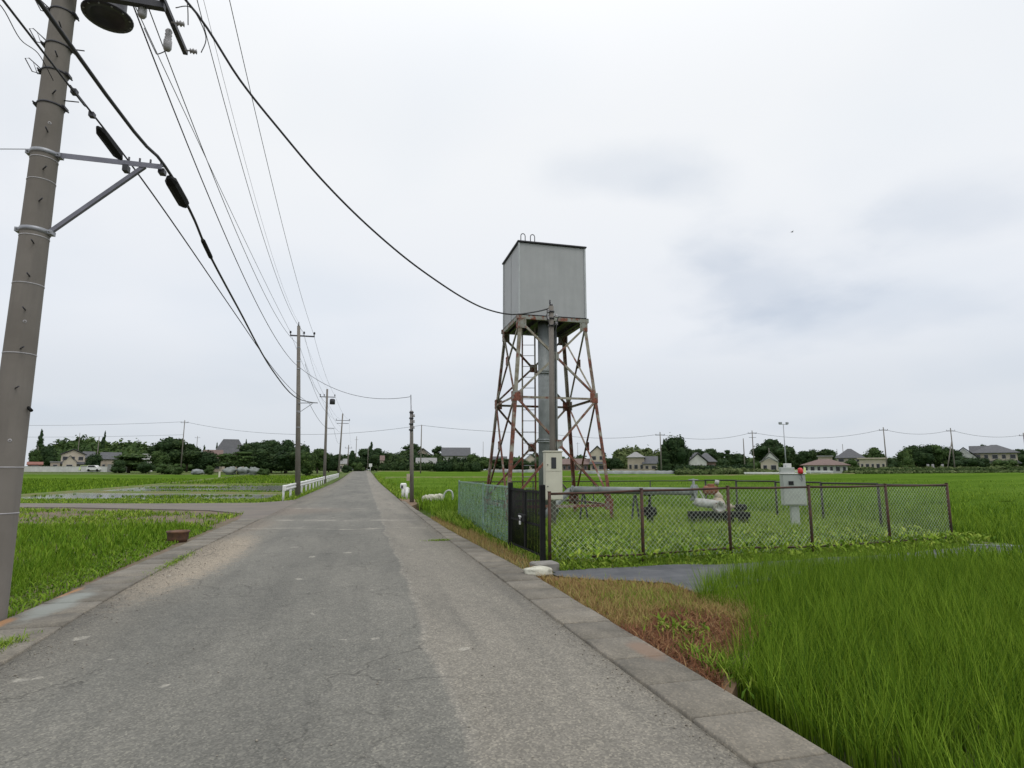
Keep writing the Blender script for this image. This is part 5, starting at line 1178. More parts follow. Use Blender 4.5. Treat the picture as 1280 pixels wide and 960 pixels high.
# ------------------------------------------------------------------ trees
def leafcloud(ells, n, size, rgx, flat=.0, core=True):
    """leaf faces spread over and inside a set of ellipsoids + dark inner cores; returns V,F4,tint"""
    ells = np.array(ells); vol = ells[:, 3] * ells[:, 4] * ells[:, 5]; pr_ = vol ** .7; pr_ /= pr_.sum()
    idx = rgx.choice(len(ells), n, p=pr_); E = ells[idx]
    d = rgx.normal(size=(n, 3)); d /= np.linalg.norm(d, axis=1)[:, None]
    r = 1 - np.abs(rgx.normal(0, .13, n)) + rgx.normal(0, .05, n) + .22 * (rgx.random(n) < .10) * rgx.random(n)
    lump = 1 + .13 * np.sin(d[:, 0] * 6 + idx) * np.sin(d[:, 1] * 5 + idx * 2) * 1.0 + .10 * np.sin(d[:, 2] * 9 + idx)
    c = E[:, :3] + d * E[:, 3:6] * (r * lump)[:, None]
    a = rgx.normal(size=(n, 3)); a = a * .6 + np.cross(d, rgx.normal(size=(n, 3))); a /= np.linalg.norm(a, axis=1)[:, None]
    b = np.cross(a, d + rgx.normal(0, .5, (n, 3))); b /= np.linalg.norm(b, axis=1)[:, None]
    s = size * rgx.uniform(.5, 1.2, n)[:, None]
    V = np.stack([c - a * s - b * s * .6, c + a * s * .3 - b * s * .8, c + a * s + b * s * .6, c - a * s * .4 + b * s * .7], 1).reshape(-1, 3)
    F = np.arange(n * 4).reshape(-1, 4); lt = rgx.uniform(.12, .9, len(ells))
    T = np.repeat(np.clip(lt[idx] + rgx.normal(0, .14, n), 0, 1), 4)
    if core:
        Vs = [V]; Fs = [F]; Ts = [T]; k = len(V); m1, m2 = 7, 10
        for e in ells:
            g = []
            for i in range(m1 + 1):
                th_ = math.pi * i / m1
                for j in range(m2):
                    ph = 2 * math.pi * j / m2; q = np.array([math.sin(th_) * math.cos(ph), math.sin(th_) * math.sin(ph), math.cos(th_)]); g.append(e[:3] + q * e[3:6] * (.80 + .08 * math.sin(ph * 3 + th_ * 4)))
            f = [(i * m2 + j + k, (i + 1) * m2 + j + k, (i + 1) * m2 + (j + 1) % m2 + k, i * m2 + (j + 1) % m2 + k) for i in range(m1) for j in range(m2)]
            Vs.append(np.array(g)); Fs.append(np.array(f)); Ts.append(np.full(len(g), .35)); k += len(g)
        V, F, T = np.concatenate(Vs), np.concatenate(Fs), np.concatenate(Ts)
    return V, F, T
def tree_proto(kind, seed):
    """unit tree: height 1, crown width about 1"""
    r = np.random.default_rng(seed); E = []
    if kind == 'broad':
        for k in range(15):
            z = r.uniform(.30, .84); rad = .36 * math.sin(math.pi * min(1, (z - .08) / .92)) ** .6; a = r.uniform(0, 6.28); q = r.uniform(.3, 1) * rad
            s = r.uniform(.13, .21); E.append((q * math.cos(a), q * math.sin(a), z, s, s, s * .8))
        E.append((0, 0, .55, .3, .3, .32)); E.append((0.02, 0, .83, .15, .15, .15)); n, sz = 3000, .030
    elif kind == 'conifer':
        for k in range(13):
            z = .14 + .80 * k / 12; s = (.44 * (1 - z) + .045) ; a = r.uniform(0, 6.28); E.append((.06 * math.cos(a), .06 * math.sin(a), z, s, s, .07))
        n, sz = 2600, .026
    elif kind == 'spread':   # flat layered garden pine / cherry
        for k in range(14):
            z = r.uniform(.35, .9); a = r.uniform(0, 6.28); q = r.uniform(.0, .38) * (1.25 - z * .6); s = r.uniform(.12, .2); E.append((q * math.cos(a), q * math.sin(a), z, s * 1.25, s * 1.25, s * .45))
        E.append((0, 0, .5, .26, .26, .2)); n, sz = 2400, .028
    elif kind == 'bush':
        for k in range(9):
            a = r.uniform(0, 6.28); q = r.uniform(.1, .36); s = r.uniform(.14, .24); E.append((q * math.cos(a), q * math.sin(a), r.uniform(.15, .7), s, s, s * 1.15))
        E.append((0, 0, .4, .34, .34, .42)); n, sz = 1500, .035
    elif kind == 'oval':
        for k in range(13):
            z = r.uniform(.2, .85); rad = .30 * math.sin(math.pi * (z * .92)) ** .5; a = r.uniform(0, 6.28); q = r.uniform(.3, 1) * rad; s = r.uniform(.12, .19); E.append((q * math.cos(a), q * math.sin(a), z, s, s, s * 1.2))
        E.append((0, 0, .5, .27, .27, .42)); n, sz = 2800, .030
    V, F, T = leafcloud(E, n, sz, r)
    tm = MB(); tm.tube([(0, 0, -.03), (.01, 0, .25), (0, .01, .7)], [.035, .026, .012], 7)
    for k in range(5): a = r.uniform(0, 6.28); z = .22 + .08 * k; tm.tube([(0, 0, z), (.22 * math.cos(a), .22 * math.sin(a), z + .2)], [.015, .006], 5)
    return (V, F, T), tm
PRO = {}
def get_proto(kind, var, mkey):
    key = (kind, var, mkey)
    if key not in PRO:
        (V, F, T), tm = tree_proto(kind, hash(kind) % 7 * 0 + var * 31 + {'broad': 1, 'conifer': 2, 'spread': 3, 'bush': 4, 'oval': 5}[kind])
        me = fastmesh('crown', V, F, None, M[mkey], T); mesh = me.data; bpy.data.objects.remove(me)
        to = tm.build('trunk', M['bark']); tmesh = to.data; bpy.data.objects.remove(to); PRO[key] = (mesh, tmesh)
    return PRO[key]
_tc = [0]
def tree(px, wpx, ytop, Y, kind, label, mkey='tree_dark', group='trees on the horizon', name=None, var=None):
    tp_ = AT(px, ytop, Y); g = gzf(tp_.x, tp_.y) - .25; H_ = tp_.z - g; w = wpx / FPX * Y * 1.12; _tc[0] += 1
    var = _tc[0] % 3 if var is None else var; cm_, tm_ = get_proto(kind, var, mkey)
    nm = name or {'conifer': 'conifer_tree', 'bush': 'bush', 'spread': 'spreading_tree'}.get(kind, 'broadleaf_tree')
    t = thing(nm, (tp_.x, tp_.y, g), label, 'bush' if kind == 'bush' else 'tree', group, _tc[0] * 1.7)
    t.scale = (w * (1.28 if kind in ('broad', 'oval') else 1), w * (1.28 if kind in ('broad', 'oval') else 1), H_)
    for nm2, me in (('crown', cm_), ('trunk', tm_)):
        o = bpy.data.objects.new(nm2, me); COL.objects.link(o); o.parent = t
    return t
# left
tree(53, 17, 537, 215, 'conifer', 'tall pointed conifer at the far left edge of the wooded hill')
tree(62, 22, 555, 200, 'oval', 'round tree at the foot of the far left conifer')
tree(45, 14, 560, 190, 'oval', 'pale green tree behind the red shed at the far left', 'tree_mid')
tree(131, 12, 539, 260, 'conifer', 'pointed conifer topping the middle of the wooded hill')
tree(118, 18, 566, 165, 'oval', 'dark tree just right of the cream two-storey house')
tree(163, 54, 565, 145, 'spread', 'low wide spreading tree before the left houses', 'tree_mid')
tree(150, 20, 574, 140, 'bush', 'dark shrub under the low spreading tree on the left')
tree(184, 18, 575, 138, 'bush', 'round bush right of the low spreading tree on the left')
tree(213, 40, 545, 165, 'broad', 'large dark broadleaf tree just left of the tall crossarm pole')
tree(200, 26, 563, 150, 'oval', 'lower tree in front of the large dark tree by the crossarm pole', 'tree_mid')
tree(236, 26, 553, 175, 'broad', 'tree behind and right of the tall crossarm pole')
tree(207, 24, 578, 132, 'bush', 'green bush before the large dark tree by the crossarm pole', 'tree_mid')
tree(224, 16, 583, 128, 'bush', 'small bush at the foot of the tall crossarm pole', 'tree_mid')
tree(256, 36, 561, 155, 'oval', 'wide dark tree between the crossarm pole and the temple-like roof')
tree(256, 8, 556, 290, 'conifer', 'small distant conifer left of the temple-like roof')
tree(272, 8, 553, 290, 'conifer', 'small distant conifer touching the temple-like roof on its left')
tree(308, 9, 549, 260, 'conifer', 'small conifer just right of the temple-like roof')
tree(263, 14, 580, 130, 'bush', 'small trimmed tree in front of the temple-like house', 'tree_mid', name='bush')
tree(283, 28, 565, 150, 'spread', 'spreading tree under the temple-like roof', 'tree_mid')
tree(300, 42, 563, 135, 'spread', 'cherry-like green tree before the white heaps', 'tree_mid')
tree(322, 34, 551, 160, 'broad', 'leftmost tree of the dense dark grove left of the guardrail poles')
tree(341, 36, 549, 158, 'broad', 'second tree from left in the dense dark grove')
tree(360, 36, 548, 160, 'broad', 'third tree from left in the dense dark grove, behind the guardrail pole')
tree(379, 20, 553, 165, 'oval', 'rightmost tree of the dense dark grove, just right of the guardrail pole')
tree(332, 44, 560, 150, 'oval', 'broad dark tree in front of the dense grove, left part')
tree(358, 40, 562, 148, 'oval', 'broad dark tree in front of the dense grove, right part')
tree(385, 26, 563, 120, 'oval', 'mid green tree between the first two guardrail poles', 'tree_mid')
tree(398, 24, 560, 150, 'broad', 'tree behind the second guardrail pole', 'tree_mid')
tree(412, 18, 565, 170, 'oval', 'tree between the second and third guardrail poles')
tree(330, 14, 584, 125, 'bush', 'low bush before the dense dark grove', 'tree_mid')
tree(423, 16, 567, 200, 'broad', 'tree behind the third guardrail pole')
tree(441, 12, 562, 260, 'broad', 'small round tree just left of the road end')
tree(450, 16, 571, 230, 'oval', 'low dark tree left of the road end')
tree(447, 16, 577, 170, 'bush', 'bright green bush beside the road end', 'tree_mid')
tree(433, 14, 580, 150, 'bush', 'dark bush beside the third guardrail pole')
tree(464, 15, 552, 250, 'conifer', 'pointed conifer above the end of the road')
tree(458, 22, 560, 235, 'broad', 'left dark tree closing the end of the road')
tree(473, 24, 559, 225, 'broad', 'right dark tree closing the end of the road')
tree(485, 20, 564, 210, 'oval', 'dark tree at the left end of the long hedge')
tree(513, 26, 552, 190, 'spread', 'dark tree over the gable roof behind the long hedge')
tree(498, 18, 564, 190, 'oval', 'tree behind the left end of the long hedge')
tree(546, 18, 555, 200, 'spread', 'garden tree between the two roofs behind the hedge')
tree(592, 22, 567, 165, 'oval', 'green tree right of the long hedge beside the tower', 'tree_mid')
tree(603, 20, 570, 165, 'broad', 'mid green tree left of the tower legs', 'tree_mid')
tree(625, 26, 572, 175, 'broad', 'tree seen through the left tower legs')
tree(650, 26, 574, 175, 'oval', 'tree seen through the tower ladder')
tree(672, 22, 573, 175, 'broad', 'tree seen behind the riser pipe of the tower')
tree(700, 24, 573, 190, 'spread', 'tree behind the meter box', 'tree_mid')
tree(716, 20, 573, 190, 'broad', 'tree right of the meter box seen through the tower')
tree(769, 20, 571, 180, 'oval', 'tree just right of the tower')
tree(842, 32, 542, 130, 'oval', 'big dark tree behind the pole right of the tower', 'tree_dark')
tree(830, 22, 549, 128, 'conifer', 'dark upright conifer against the pole right of the tower')
tree(853, 20, 551, 130, 'broad', 'rounded right part of the big dark trees right of the tower')
tree(874, 22, 560, 260, 'broad', 'distant domed tree behind the white gabled house')
tree(890, 22, 560, 260, 'broad', 'second distant domed tree behind the dark-roofed house')
tree(909, 14, 561, 170, 'spread', 'layered garden pine right of the dark-roofed house')
tree(920, 26, 565, 190, 'oval', 'dark tree left of the crossarm pole by the domed tree')
tree(902, 20, 572, 160, 'bush', 'clipped bushes right of the dark-roofed house')
tree(961, 40, 547, 200, 'broad', 'large domed tree behind the floodlight mast')
tree(983, 20, 556, 215, 'broad', 'tree right of the large domed tree')
tree(1003, 22, 563, 240, 'broad', 'dark tree left of the low brown-roofed building')
tree(1016, 18, 560, 250, 'oval', 'dark tree behind the low brown-roofed building, left part')
tree(1031, 20, 560, 250, 'broad', 'dark tree behind the low brown-roofed building, right part')
tree(1064, 24, 573, 170, 'bush', 'green bush between the low building and the hipped house', 'tree_mid')
tree(1092, 26, 558, 210, 'broad', 'round tree left of the leaning crossarm pole', 'tree_mid')
tree(1117, 18, 569, 230, 'bush', 'low dark trees right of the leaning crossarm pole')
for i_, (p_, w_, y_) in enumerate(((1131, 22, 559), (1143, 24, 555), (1156, 24, 554), (1169, 24, 555), (1180, 22, 556), (1191, 18, 560))):
    tree(p_, w_, y_, 145, ('oval', 'broad')[i_ % 2], ['leftmost', 'second', 'third', 'fourth', 'fifth', 'rightmost'][i_] + ' tree of the dark grove beside the strutted pole', 'tree_dark' if i_ % 3 else 'tree_mid')
tree(1134, 20, 569, 135, 'bush', 'pale green bush before the dark grove on the right', 'tree_mid')
tree(1207, 32, 567, 140, 'bush', 'dark hedge-like bushes below the white gabled roof on the right')
tree(1228, 16, 571, 140, 'oval', 'dark tree in front of the large hipped roof house', )
tree(1254, 30, 573, 132, 'bush', 'grey green bush before the right end of the large hipped roof house', 'tree_mid')
tree(1271, 24, 560, 160, 'broad', 'tree at the right border of the view')
tree(1227, 10, 554, 220, 'broad', 'tree top behind the large hipped roof house')
# a far tree line that closes the horizon
rgt = np.random.default_rng(77)
def mass(name, pts, n, size, m, label):
    """far wood reading as one mass: list of (px, ytop, Y, wpx)"""
    E = []
    for px, yt, Y, wpx in pts:
        t = AT(px, yt, Y); g = gzf(t.x, t.y); h = t.z - g; w = wpx / FPX * Y / 2
        for k in range(3):
            E.append((t.x + rgt.uniform(-w, w) * .6, t.y + rgt.uniform(-w, w), g + h * rgt.uniform(.35, .55), w * rgt.uniform(.6, .9), w * .8, h * rgt.uniform(.40, .5)))
        E.append((t.x, t.y, g + h * .5, w * .8, w * .8, h * .5))
    V, F, T = leafcloud(E, n, size, rgt); o = fastmesh(name, V, F, None, M[m], T); tag(o, label, None, None, 'stuff'); return o
hill = []
for px in range(62, 262, 9):
    yt = float(np.interp(px, [40, 62, 78, 92, 108, 125, 140, 155, 170, 185, 200, 262], [562, 555, 550, 546, 545.5, 548, 552, 550, 552, 556, 560, 572]))
    hill.append((px, yt + rgt.uniform(-1, 1.5), 290 + rgt.uniform(-15, 15), 24)); hill.append((px + 4, yt + 10, 255, 22))
mass('wood', hill, 16000, .85, 'tree_mid', 'wooded hill rising behind the left houses')
mass('wood', [(px, 572 + 3 * math.sin(px * .7) + rgt.uniform(-2, 1), 330, 26) for px in list(range(255, 700, 13)) + list(range(700, 1290, 13))], 16000, 1.1, 'tree_mid', 'continuous far tree line low along the horizon')
mass('bamboo_grove', [(772, 562, 215, 18), (784, 559, 220, 20), (797, 558, 222, 20), (810, 560, 220, 20), (821, 563, 215, 16)], 6000, .55, 'bamboo', 'pale feathery bamboo grove right of the tower')
# clipped hedge
def hedge(px0, px1, ytop, Y, label, mkey='tree_dark', th_=2.0):
    a = AT(px0, ytop, Y); b_ = AT(px1, ytop, Y); g = gzf(a.x, a.y) - .2; h = a.z - g; L = math.hypot(b_.x - a.x, b_.y - a.y); n_ = max(3, int(L / (h * .8)))
    E = [(a.x + (b_.x - a.x) * (k + .5) / n_, a.y + (b_.y - a.y) * (k + .5) / n_, g + h * .48, L / n_ * .85, th_ * .7, h * .52 * rgt.uniform(.94, 1.04)) for k in range(n_)]
    o_ = (E[0][0], E[0][1], g); V, F, T = leafcloud(E, int(500 * n_), max(.12, h * .09), rgt); o = fastmesh('hedge', V, F, None, M[mkey], T, origin=o_); tag(o, label, 'hedge', 'hedges across the fields')
hedge(476, 600, 577.5, 150, 'long low clipped dark hedge across the field left of the tower')
hedge(492, 552, 567, 165, 'taller dark hedge behind the long low hedge', th_=4)
hedge(560, 600, 572, 170, 'dark hedge in front of the long white-walled house')
hedge(845, 938, 581, 118, 'thin low hedge line below the white gabled house')
mass('weed_bank', [(px, 584.5 + rgt.uniform(-2, 1.5), 128 + rgt.uniform(-8, 8), 14) for px in range(1052, 1300, 7)] + [(px, 588.5, 112, 14) for px in range(1060, 1300, 9)], 9000, .35, 'bamboo', 'yellowish rough weeds on the bank beyond the far right paddy')
mass('weed_bank', [(px, 586.5 + rgt.uniform(-2, 1.5), 112 + rgt.uniform(-4, 4), 14) for px in range(850, 965, 7)], 3500, .3, 'bamboo', 'mounded weeds before the white gabled house right of the tower')
hedge(1058, 1280, 585.5, 120, 'ragged low growth line along the far right paddy edge', 'tree_mid', 1.2)
# ------------------------------------------------------------------ houses
M['roof_dark'] = simple('dark_roof_tile', (.055, .058, .065), (.085, .088, .095), .6, 2, 0, .3)
M['roof_brown'] = simple('brown_roof_tile', (.13, .085, .075), (.17, .115, .10), .7, 2, 0, .3)
M['redroof'] = simple('red_roof', (.24, .09, .065), (.17, .07, .05), .7, 2, 0, .2)
M['roof_grey'] = simple('grey_roof', (.20, .20, .20), (.27, .27, .26), .6, 2, 0, .2)
M['w_cream'] = simple('cream_wall', (.50, .44, .36), (.42, .37, .30), .85, 1, 0, .1)
M['w_white'] = simple('white_wall', (.58, .58, .56), (.48, .48, .46), .85, 1, 0, .1)
M['w_brown'] = simple('brown_wall', (.20, .13, .11), (.15, .10, .09), .85, 1, 0, .1)
M['w_tan'] = simple('tan_wall', (.40, .34, .28), (.32, .27, .22), .85, 1, 0, .1)
def house(px0, px1, ytop, Y, wall, roof, label, kind='gable', rise=.34, depth=None, wins=4, storeys=1, face=0.0, balcony=False, name='house'):
    a = AT((px0 + px1) / 2, ytop, Y); w = (px1 - px0) / FPX * Y; d = depth or w * .7; g = gzf(a.x, a.y) - .3; H_ = a.z - g; hw = H_ * (1 - rise)
    t = thing(name, (a.x, a.y, g), label, 'house', 'houses on the horizon', -YAW * .0 + face - math.atan2(a.x, a.y))
    def bld(mb, nm, m, par=None):
        me = mb.build(nm, m); me.parent = par or t; return me
    ov = min(.7, w * .07); wl = MB().box((0, 0, hw / 2), (w - 2 * ov, d - 2 * ov, hw))
    if kind == 'gable_front':
        wl.add([(-w / 2 + ov, -d / 2 + ov, hw), (w / 2 - ov, -d / 2 + ov, hw), (0, -d / 2 + ov, H_ - .25), (-w / 2 + ov, d / 2 - ov, hw), (w / 2 - ov, d / 2 - ov, hw), (0, d / 2 - ov, H_ - .25)], [(0, 1, 2), (5, 4, 3)])
    wo = bld(wl, 'wall', M[wall]); rm2 = MB(); e = hw - .05; th2 = .16
    if kind == 'gable':      # ridge across the view
        for s in (-1, 1): rm2.add([(-w / 2, s * d / 2, e), (w / 2, s * d / 2, e), (w / 2, 0, H_), (-w / 2, 0, H_), (-w / 2, s * d / 2, e + th2), (w / 2, s * d / 2, e + th2), (w / 2, 0, H_ + th2), (-w / 2, 0, H_ + th2)], [(0, 1, 2, 3), (4, 5, 6, 7), (0, 1, 5, 4), (0, 3, 7, 4), (1, 2, 6, 5)])
        wl2 = MB()
        for s in (-1, 1): wl2.add([(s * (w / 2 - ov), -d / 2 + ov, hw - .02), (s * (w / 2 - ov), d / 2 - ov, hw - .02), (s * (w / 2 - ov), 0, H_ - .3)], [(0, 1, 2)])
        bld(wl2, 'gable_wall', M[wall])
    elif kind == 'gable_front':
        for s in (-1, 1): rm2.add([(s * w / 2, -d / 2, e), (s * w / 2, d / 2, e), (0, d / 2, H_), (0, -d / 2, H_), (s * w / 2, -d / 2, e + th2), (s * w / 2, d / 2, e + th2), (0, d / 2, H_ + th2), (0, -d / 2, H_ + th2)], [(0, 1, 2, 3), (4, 5, 6, 7), (0, 3, 7, 4), (0, 1, 5, 4)])
    elif kind == 'hip':
        k = max(w * .5 - d * .5, w * .06); rm2.add([(-w / 2, -d / 2, e), (w / 2, -d / 2, e), (w / 2, d / 2, e), (-w / 2, d / 2, e), (-k, 0, H_), (k, 0, H_)], [(0, 1, 5, 4), (1, 2, 5), (2, 3, 4, 5), (3, 0, 4), (3, 2, 1, 0)])
        rm2.box((0, 0, e - .04), (w, d, .12))
    elif kind == 'irimoya':  # hip skirt with a small gable on top, curved eaves
        mid2 = e + (H_ - e) * .5; k = w * .27; rm2.add([(-w / 2, -d / 2, e + .1), (w / 2, -d / 2, e + .1), (w / 2, d / 2, e + .1), (-w / 2, d / 2, e + .1), (-k, -d * .26, mid2), (k, -d * .26, mid2), (k, d * .26, mid2), (-k, d * .26, mid2)], [(0, 1, 5, 4), (1, 2, 6, 5), (2, 3, 7, 6), (3, 0, 4, 7), (3, 2, 1, 0)])
        for s in (-1, 1): rm2.add([(-k * 1.12, s * d * .28, mid2 - .05), (k * 1.12, s * d * .28, mid2 - .05), (k * 1.12, 0, H_), (-k * 1.12, 0, H_), (-k * 1.12, s * d * .28, mid2 + .15), (k * 1.12, s * d * .28, mid2 + .15), (k * 1.12, 0, H_ + .2), (-k * 1.12, 0, H_ + .2)], [(0, 1, 2, 3), (4, 5, 6, 7), (0, 1, 5, 4), (0, 3, 7, 4), (1, 2, 6, 5)])
        rm2.box((0, 0, H_ + .25), (k * 2.3, .35, .35))
    elif kind == 'flat': rm2.box((0, 0, e + .1), (w, d, .3))
    bld(rm2, 'roof', M[roof])
    if storeys == 2:
        sk_ = MB(); z_ = hw * .5; sk_.add([(-w / 2, -d / 2 - .5, z_ - .15), (w / 2, -d / 2 - .5, z_ - .15), (w / 2 - ov, -d / 2 + ov, z_ + .45), (-w / 2 + ov, -d / 2 + ov, z_ + .45), (-w / 2, -d / 2 - .5, z_ - .3), (w / 2, -d / 2 - .5, z_ - .3)], [(0, 1, 2, 3), (4, 5, 1, 0)]); bld(sk_, 'lower_roof', M[roof])
    for st2 in range(storeys):
        z0 = .9 + st2 * hw * .5; wh_ = min(1.3, hw / storeys * .42)
        for k in range(wins):
            x_ = -w / 2 + ov + (w - 2 * ov) * (k + .5) / wins; ww = (w - 2 * ov) / wins * (.45 + .2 * ((k + st2) % 2))
            wf = bld(MB().box((x_, -d / 2 + ov - .03, z0 + wh_ / 2), (ww, .08, wh_)), 'window', M['steel']); bld(MB().box((x_, -d / 2 + ov - .06, z0 + wh_ / 2), (ww * .88, .05, wh_ * .86)), 'pane', M['glassdark'], wf)
    return t
house(79, 106, 562, 170, 'w_cream', 'roof_dark', 'cream two-storey house with dark roofs below the wooded hill', 'gable_front', .24, 7, 3, 2)
house(80, 96, 570, 160, 'w_cream', 'roof_dark', 'cream front gable wing of the two-storey house on the left', 'gable_front', .4, 4, 1, 1)
house(64, 75, 576, 165, 'w_tan', 'roof_grey', 'small tan outbuilding with flat grey roof left of the cream house', 'flat', .12, 3, 1)
house(105, 118, 565, 180, 'w_tan', 'roof_dark', 'dark-roofed house partly hidden behind the cream house', 'gable', .35, 6, 2)
house(128, 150, 566, 175, 'w_tan', 'roof_dark', 'tan house with low dark roof behind the spreading tree', 'gable', .35, 6, 3)
house(179, 192, 568, 185, 'w_white', 'roof_grey', 'small pale-roofed house between the spreading tree and the dark clump', 'gable', .35, 6, 2)
house(270, 308, 549, 175, 'w_cream', 'roof_dark', 'large temple-like house with a curved dark tile roof among the trees', 'hip', .45, 5, 3)
house(256, 278, 563, 165, 'w_tan', 'roof_brown', 'smaller brown-roofed house left of the temple-like house', 'gable', .42, 6, 2)
house(512, 546, 561, 185, 'w_tan', 'roof_grey', 'wide grey gable roof showing over the long hedge', 'gable_front', .45, 8, 2)
house(552, 588, 560, 195, 'w_white', 'roof_dark', 'long white-walled house with dark slate roof behind the hedge', 'gable', .35, 8, 6, 1)
house(520, 546, 573, 158, 'w_cream', 'roof_grey', 'low pale shed roof in front of the gable roof behind the hedge', 'gable', .5, 5, 2, name='shed')
house(616, 634, 571, 210, 'w_tan', 'roof_dark', 'dark-roofed house seen between the left tower legs', 'gable', .4, 6, 2)
house(655, 672, 568, 200, 'w_cream', 'roof_dark', 'cream gabled house seen through the tower ladder', 'gable_front', .35, 7, 2)
house(700, 737, 574, 165, 'w_brown', 'roof_brown', 'long low reddish brown house seen under the tower right of the meter box', 'gable', .4, 6, 5)
house(736, 757, 558, 165, 'w_cream', 'roof_dark', 'two-storey cream house with dark roof just inside the right tower leg', 'gable_front', .3, 7, 2, 2)
house(783, 806, 565, 160, 'w_tan', 'roof_grey', 'grey-roofed house before the bamboo grove', 'hip', .25, 7, 3)
house(803, 822, 571, 158, 'w_tan', 'roof_dark', 'low house wing right of the grey-roofed house by the bamboo', 'gable', .45, 5, 2)
house(851, 876, 567, 135, 'w_white', 'roof_dark', 'white gabled barn right of the big dark trees', 'gable_front', .4, 9, 1, 1, .35)
house(869, 895, 566, 140, 'w_brown', 'roof_dark', 'dark hipped-roof house beside the white gabled barn', 'hip', .42, 9, 3)
house(950, 972, 572, 140, 'w_cream', 'roof_grey', 'small cream gabled house below the domed tree', 'gable_front', .3, 7, 2)
house(953, 972, 565, 150, 'w_white', 'roof_grey', 'upper floor gable behind the small cream house', 'gable_front', .4, 5, 1)
house(1003, 1058, 574, 120, 'w_white', 'roof_brown', 'long low white building with a brown tiled roof behind the control cabinet', 'hip', .35, 7, 7, name='building')
house(1045, 1078, 561, 180, 'w_cream', 'roof_dark', 'cream house with dark hipped roof right of the long low building', 'hip', .4, 9, 3, 2)
house(1022, 1040, 568, 160, 'w_tan', 'roof_grey', 'small tan upper roof behind the long low building', 'flat', .12, 6, 2)
house(1074, 1106, 571, 150, 'w_cream', 'w_cream', 'flat-roofed cream building before the round tree', 'flat', .12, 6, 5, name='building')
house(1190, 1218, 560, 150, 'w_white', 'roof_dark', 'white gabled house right of the strutted pole', 'gable_front', .4, 7, 2)
house(1218, 1266, 556, 150, 'w_cream', 'roof_dark', 'large cream house with a wide dark hipped roof near the right border', 'hip', .30, 10, 5, 2)
house(1214, 1238, 558, 165, 'w_tan', 'roof_dark', 'dark roof wing left behind the large hipped house', 'gable', .4, 7, 2)
house(424, 434, 574, 200, 'w_cream', 'roof_grey', 'tiny pale house beside the far road poles', 'gable', .4, 5, 2)
house(475, 481, 570, 190, 'w_tan', 'roof_brown', 'narrow tan gatehouse at the left end of the long hedge', 'gable', .3, 4, 1)
# red shed, long low wall, plastic tunnels, white heaps
def wallobj(name, p0, p1, Y0, Y1, h, m, label, cat, t=.25):
    a = AT(p0, 590, Y0); b_ = AT(p1, 590, Y1); g = gzf(a.x, a.y); mb = MB(); n_ = 6
    A2 = Vector((a.x, a.y, g - .2 + h / 2)); B2 = Vector((b_.x, b_.y, gzf(b_.x, b_.y) - .2 + h / 2)); mb.beam(A2, B2, t, h)
    mb.beam(A2 + Vector((0, 0, h / 2 + .04)), B2 + Vector((0, 0, h / 2 + .04)), t + .12, .06)
    o = mb.build(name, m, None, (a.x, a.y, g - .3)); tag(o, label, cat)
wallobj('low_wall', 22, 134, 150, 150, 1.35, M['w_white'], 'long pale low wall beyond the left green paddy', 'wall')
wallobj('low_wall', 134, 158, 150, 150, 1.9, M['roof_grey'], 'short higher grey wall section at the right end of the pale wall', 'wall')
wallobj('boundary_wall', 765, 822, 148, 148, 1.0, M['w_tan'], 'low tan boundary wall before the houses right of the tower', 'wall')
house(36, 52, 578, 158, 'w_brown', 'redroof', 'red corrugated shed behind the pale wall at the far left', 'gable', .25, 4, 1, name='shed')
M['plastic'] = simple('plastic_sheet', (.24, .26, .25), (.13, .15, .14), .6, .9, 0, .3)
def tunnel(px0, px1, Y0, Y1, w, h, label, name='plastic_tunnel', n=40):
    a = AT(px0, 590, Y0); b_ = AT(px1, 590, Y1); A2 = Vector((a.x, a.y, 0)); B2 = Vector((b_.x, b_.y, 0)); d = (B2 - A2).normalized(); s = Vector((d.y, -d.x, 0)); V = []; m = 9
    for i in range(n + 1):
        c = A2.lerp(B2, i / n); g = gzf(c.x, c.y) + .02; k = 1 + .07 * (i % 2) + random.uniform(-.04, .04); e_ = .35 if i in (0, n) else 1
        for j in range(m): t = math.pi * j / (m - 1); V.append(c + s * math.cos(t) * w / 2 * k * e_ + Vector((0, 0, g + math.sin(t) * h * k * e_)))
    mb = MB(); mb.add(V, [(i * m + j, i * m + j + 1, (i + 1) * m + j + 1, (i + 1) * m + j) for i in range(n) for j in range(m - 1)], True)
    o = mb.build(name, M['plastic'], None, tuple(V[0])); tag(o, label, 'crop tunnel', 'plastic crop tunnels')
tunnel(722, 873, 124, 118, 1.6, .80, 'long low white plastic crop tunnel across the field right of the tower')
tunnel(612, 700, 140, 138, 1.6, .8, 'low white crop tunnel seen behind the tower legs')
for px, w_, lab in ((288, 2.8, 'left white plastic-covered heap before the cherry-like tree'), (304, 2.2, 'middle white plastic-covered heap under the cherry-like tree'), (317, 2.6, 'right white plastic-covered heap before the dense grove')):
    q = AT(px, 590, 128); g = gzf(q.x, q.y); o = blobmesh('x', (q.x, q.y, g + .45), w_ * .5, 1.0, .85, M['plastic'], px * .1, amp=.5).build('covered_heap', M['plastic'], None, (q.x, q.y, g - .2)); tag(o, lab, 'covered heap', 'plastic covered heaps')
q = AT(247, 590, 125); g = gzf(q.x, q.y); tag(blobmesh('x', (q.x, q.y, g + .3), 1.2, .9, .6, M['pipe'], 8.8, amp=.4).build('covered_heap', M['pipe'], None, (q.x, q.y, g - .2)), 'small blue grey covered heap right of the tall crossarm pole', 'covered heap')
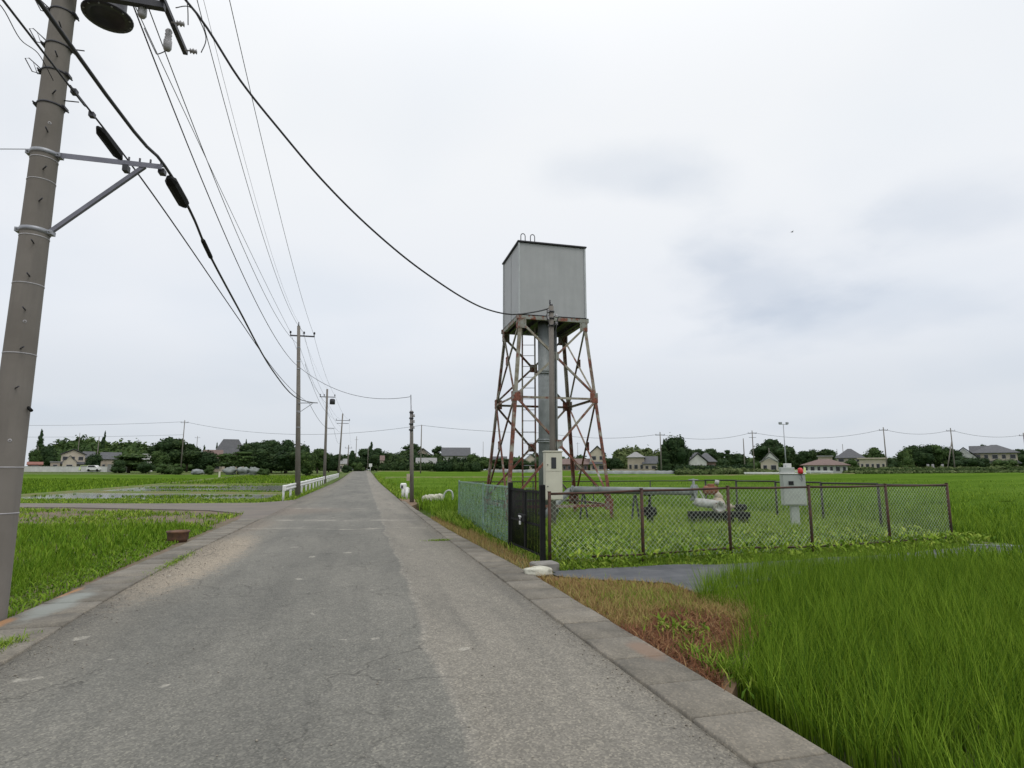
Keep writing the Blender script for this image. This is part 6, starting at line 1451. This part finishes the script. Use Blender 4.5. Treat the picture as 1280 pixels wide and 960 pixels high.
# small vehicles parked far away by the houses
def car(px, Y, color, label, face=0):
    q = AT(px, 590, Y); g = gzf(q.x, q.y) - .05; t = thing('parked_car', (q.x, q.y, g), label, 'car', 'cars parked by the far houses', face)
    def b2(mb, nm, m, par=None): o = mb.build(nm, m); o.parent = par or t; return o
    prof = [(-1.7, .35), (-1.72, .85), (-1.55, 1.0), (-1.3, 1.5), (.3, 1.52), (.95, 1.0), (1.6, .88), (1.72, .6), (1.7, .32)]
    n = len(prof); b2(MB().add([(x, s * .72, z) for s in (-1, 1) for x, z in prof], [tuple(range(n)), tuple(range(2 * n - 1, n - 1, -1))] + [(i, n + i, n + (i + 1) % n, (i + 1) % n) for i in range(n)]), 'body', color)
    b2(MB().add([(x, s * .73, z) for s in (-1, 1) for x, z in ((-1.35, 1.02), (-1.18, 1.42), (.2, 1.43), (.75, 1.02))], [(0, 1, 2, 3), (7, 6, 5, 4)]), 'side_window', M['glassdark'])
    for x in (-1.05, 1.05):
        for s in (-1, 1): b2(MB().cyl((x, s * .60, .3), (x, s * .76, .3), .3, 12), 'wheel', M['black'])
car(118, 150, M['white'], 'small white van parked beside the cream two-storey house', -.2); car(109, 151, M['yellowgreen'], 'small yellow vehicle parked in front of the cream two-storey house', .1)
# grey gravestones / fence posts row in the far right weeds
M['stone'] = M['block']
for k, px in enumerate((1140, 1160, 1166, 1178)):
    q = AT(px, 583, 135); g = gzf(q.x, q.y); mb = MB(); mb.box((q.x, q.y, g + .5), (.8, .5, 1.2), 0, .05).box((q.x, q.y, g + 1.3), (.45, .35, .9), 0, .04)
    tag(mb.build('stone_marker', M['porcelain'], None, (q.x, q.y, g - .1)), ['leftmost pale stone marker before the dark grove on the right', 'second pale stone marker from the left before the dark grove', 'third pale stone marker from the left before the dark grove', 'rightmost pale stone marker beside the strutted pole'][k], 'stone', 'stone markers before the grove')
# bird
bd = AT(990, 290, 60); bm2 = MB(); bm2.tube([(bd.x - .16, bd.y, bd.z - .02), (bd.x - .08, bd.y, bd.z), (bd.x + .08, bd.y, bd.z + .02), (bd.x + .18, bd.y, bd.z + .03)], [.01, .05, .05, .015], 8)
for s in (-1, 1): bm2.add([(bd.x - .05, bd.y, bd.z + .02), (bd.x + .08, bd.y, bd.z + .02), (bd.x + .02, bd.y + s * .22, bd.z + .09), (bd.x - .1, bd.y + s * .42, bd.z + .04)], [(0, 1, 2), (0, 2, 3)])
tag(bm2.build('bird', M['darksteel'], None, (bd.x, bd.y, bd.z)), 'small dark bird flying in the cloudy sky right of the tank', 'bird')
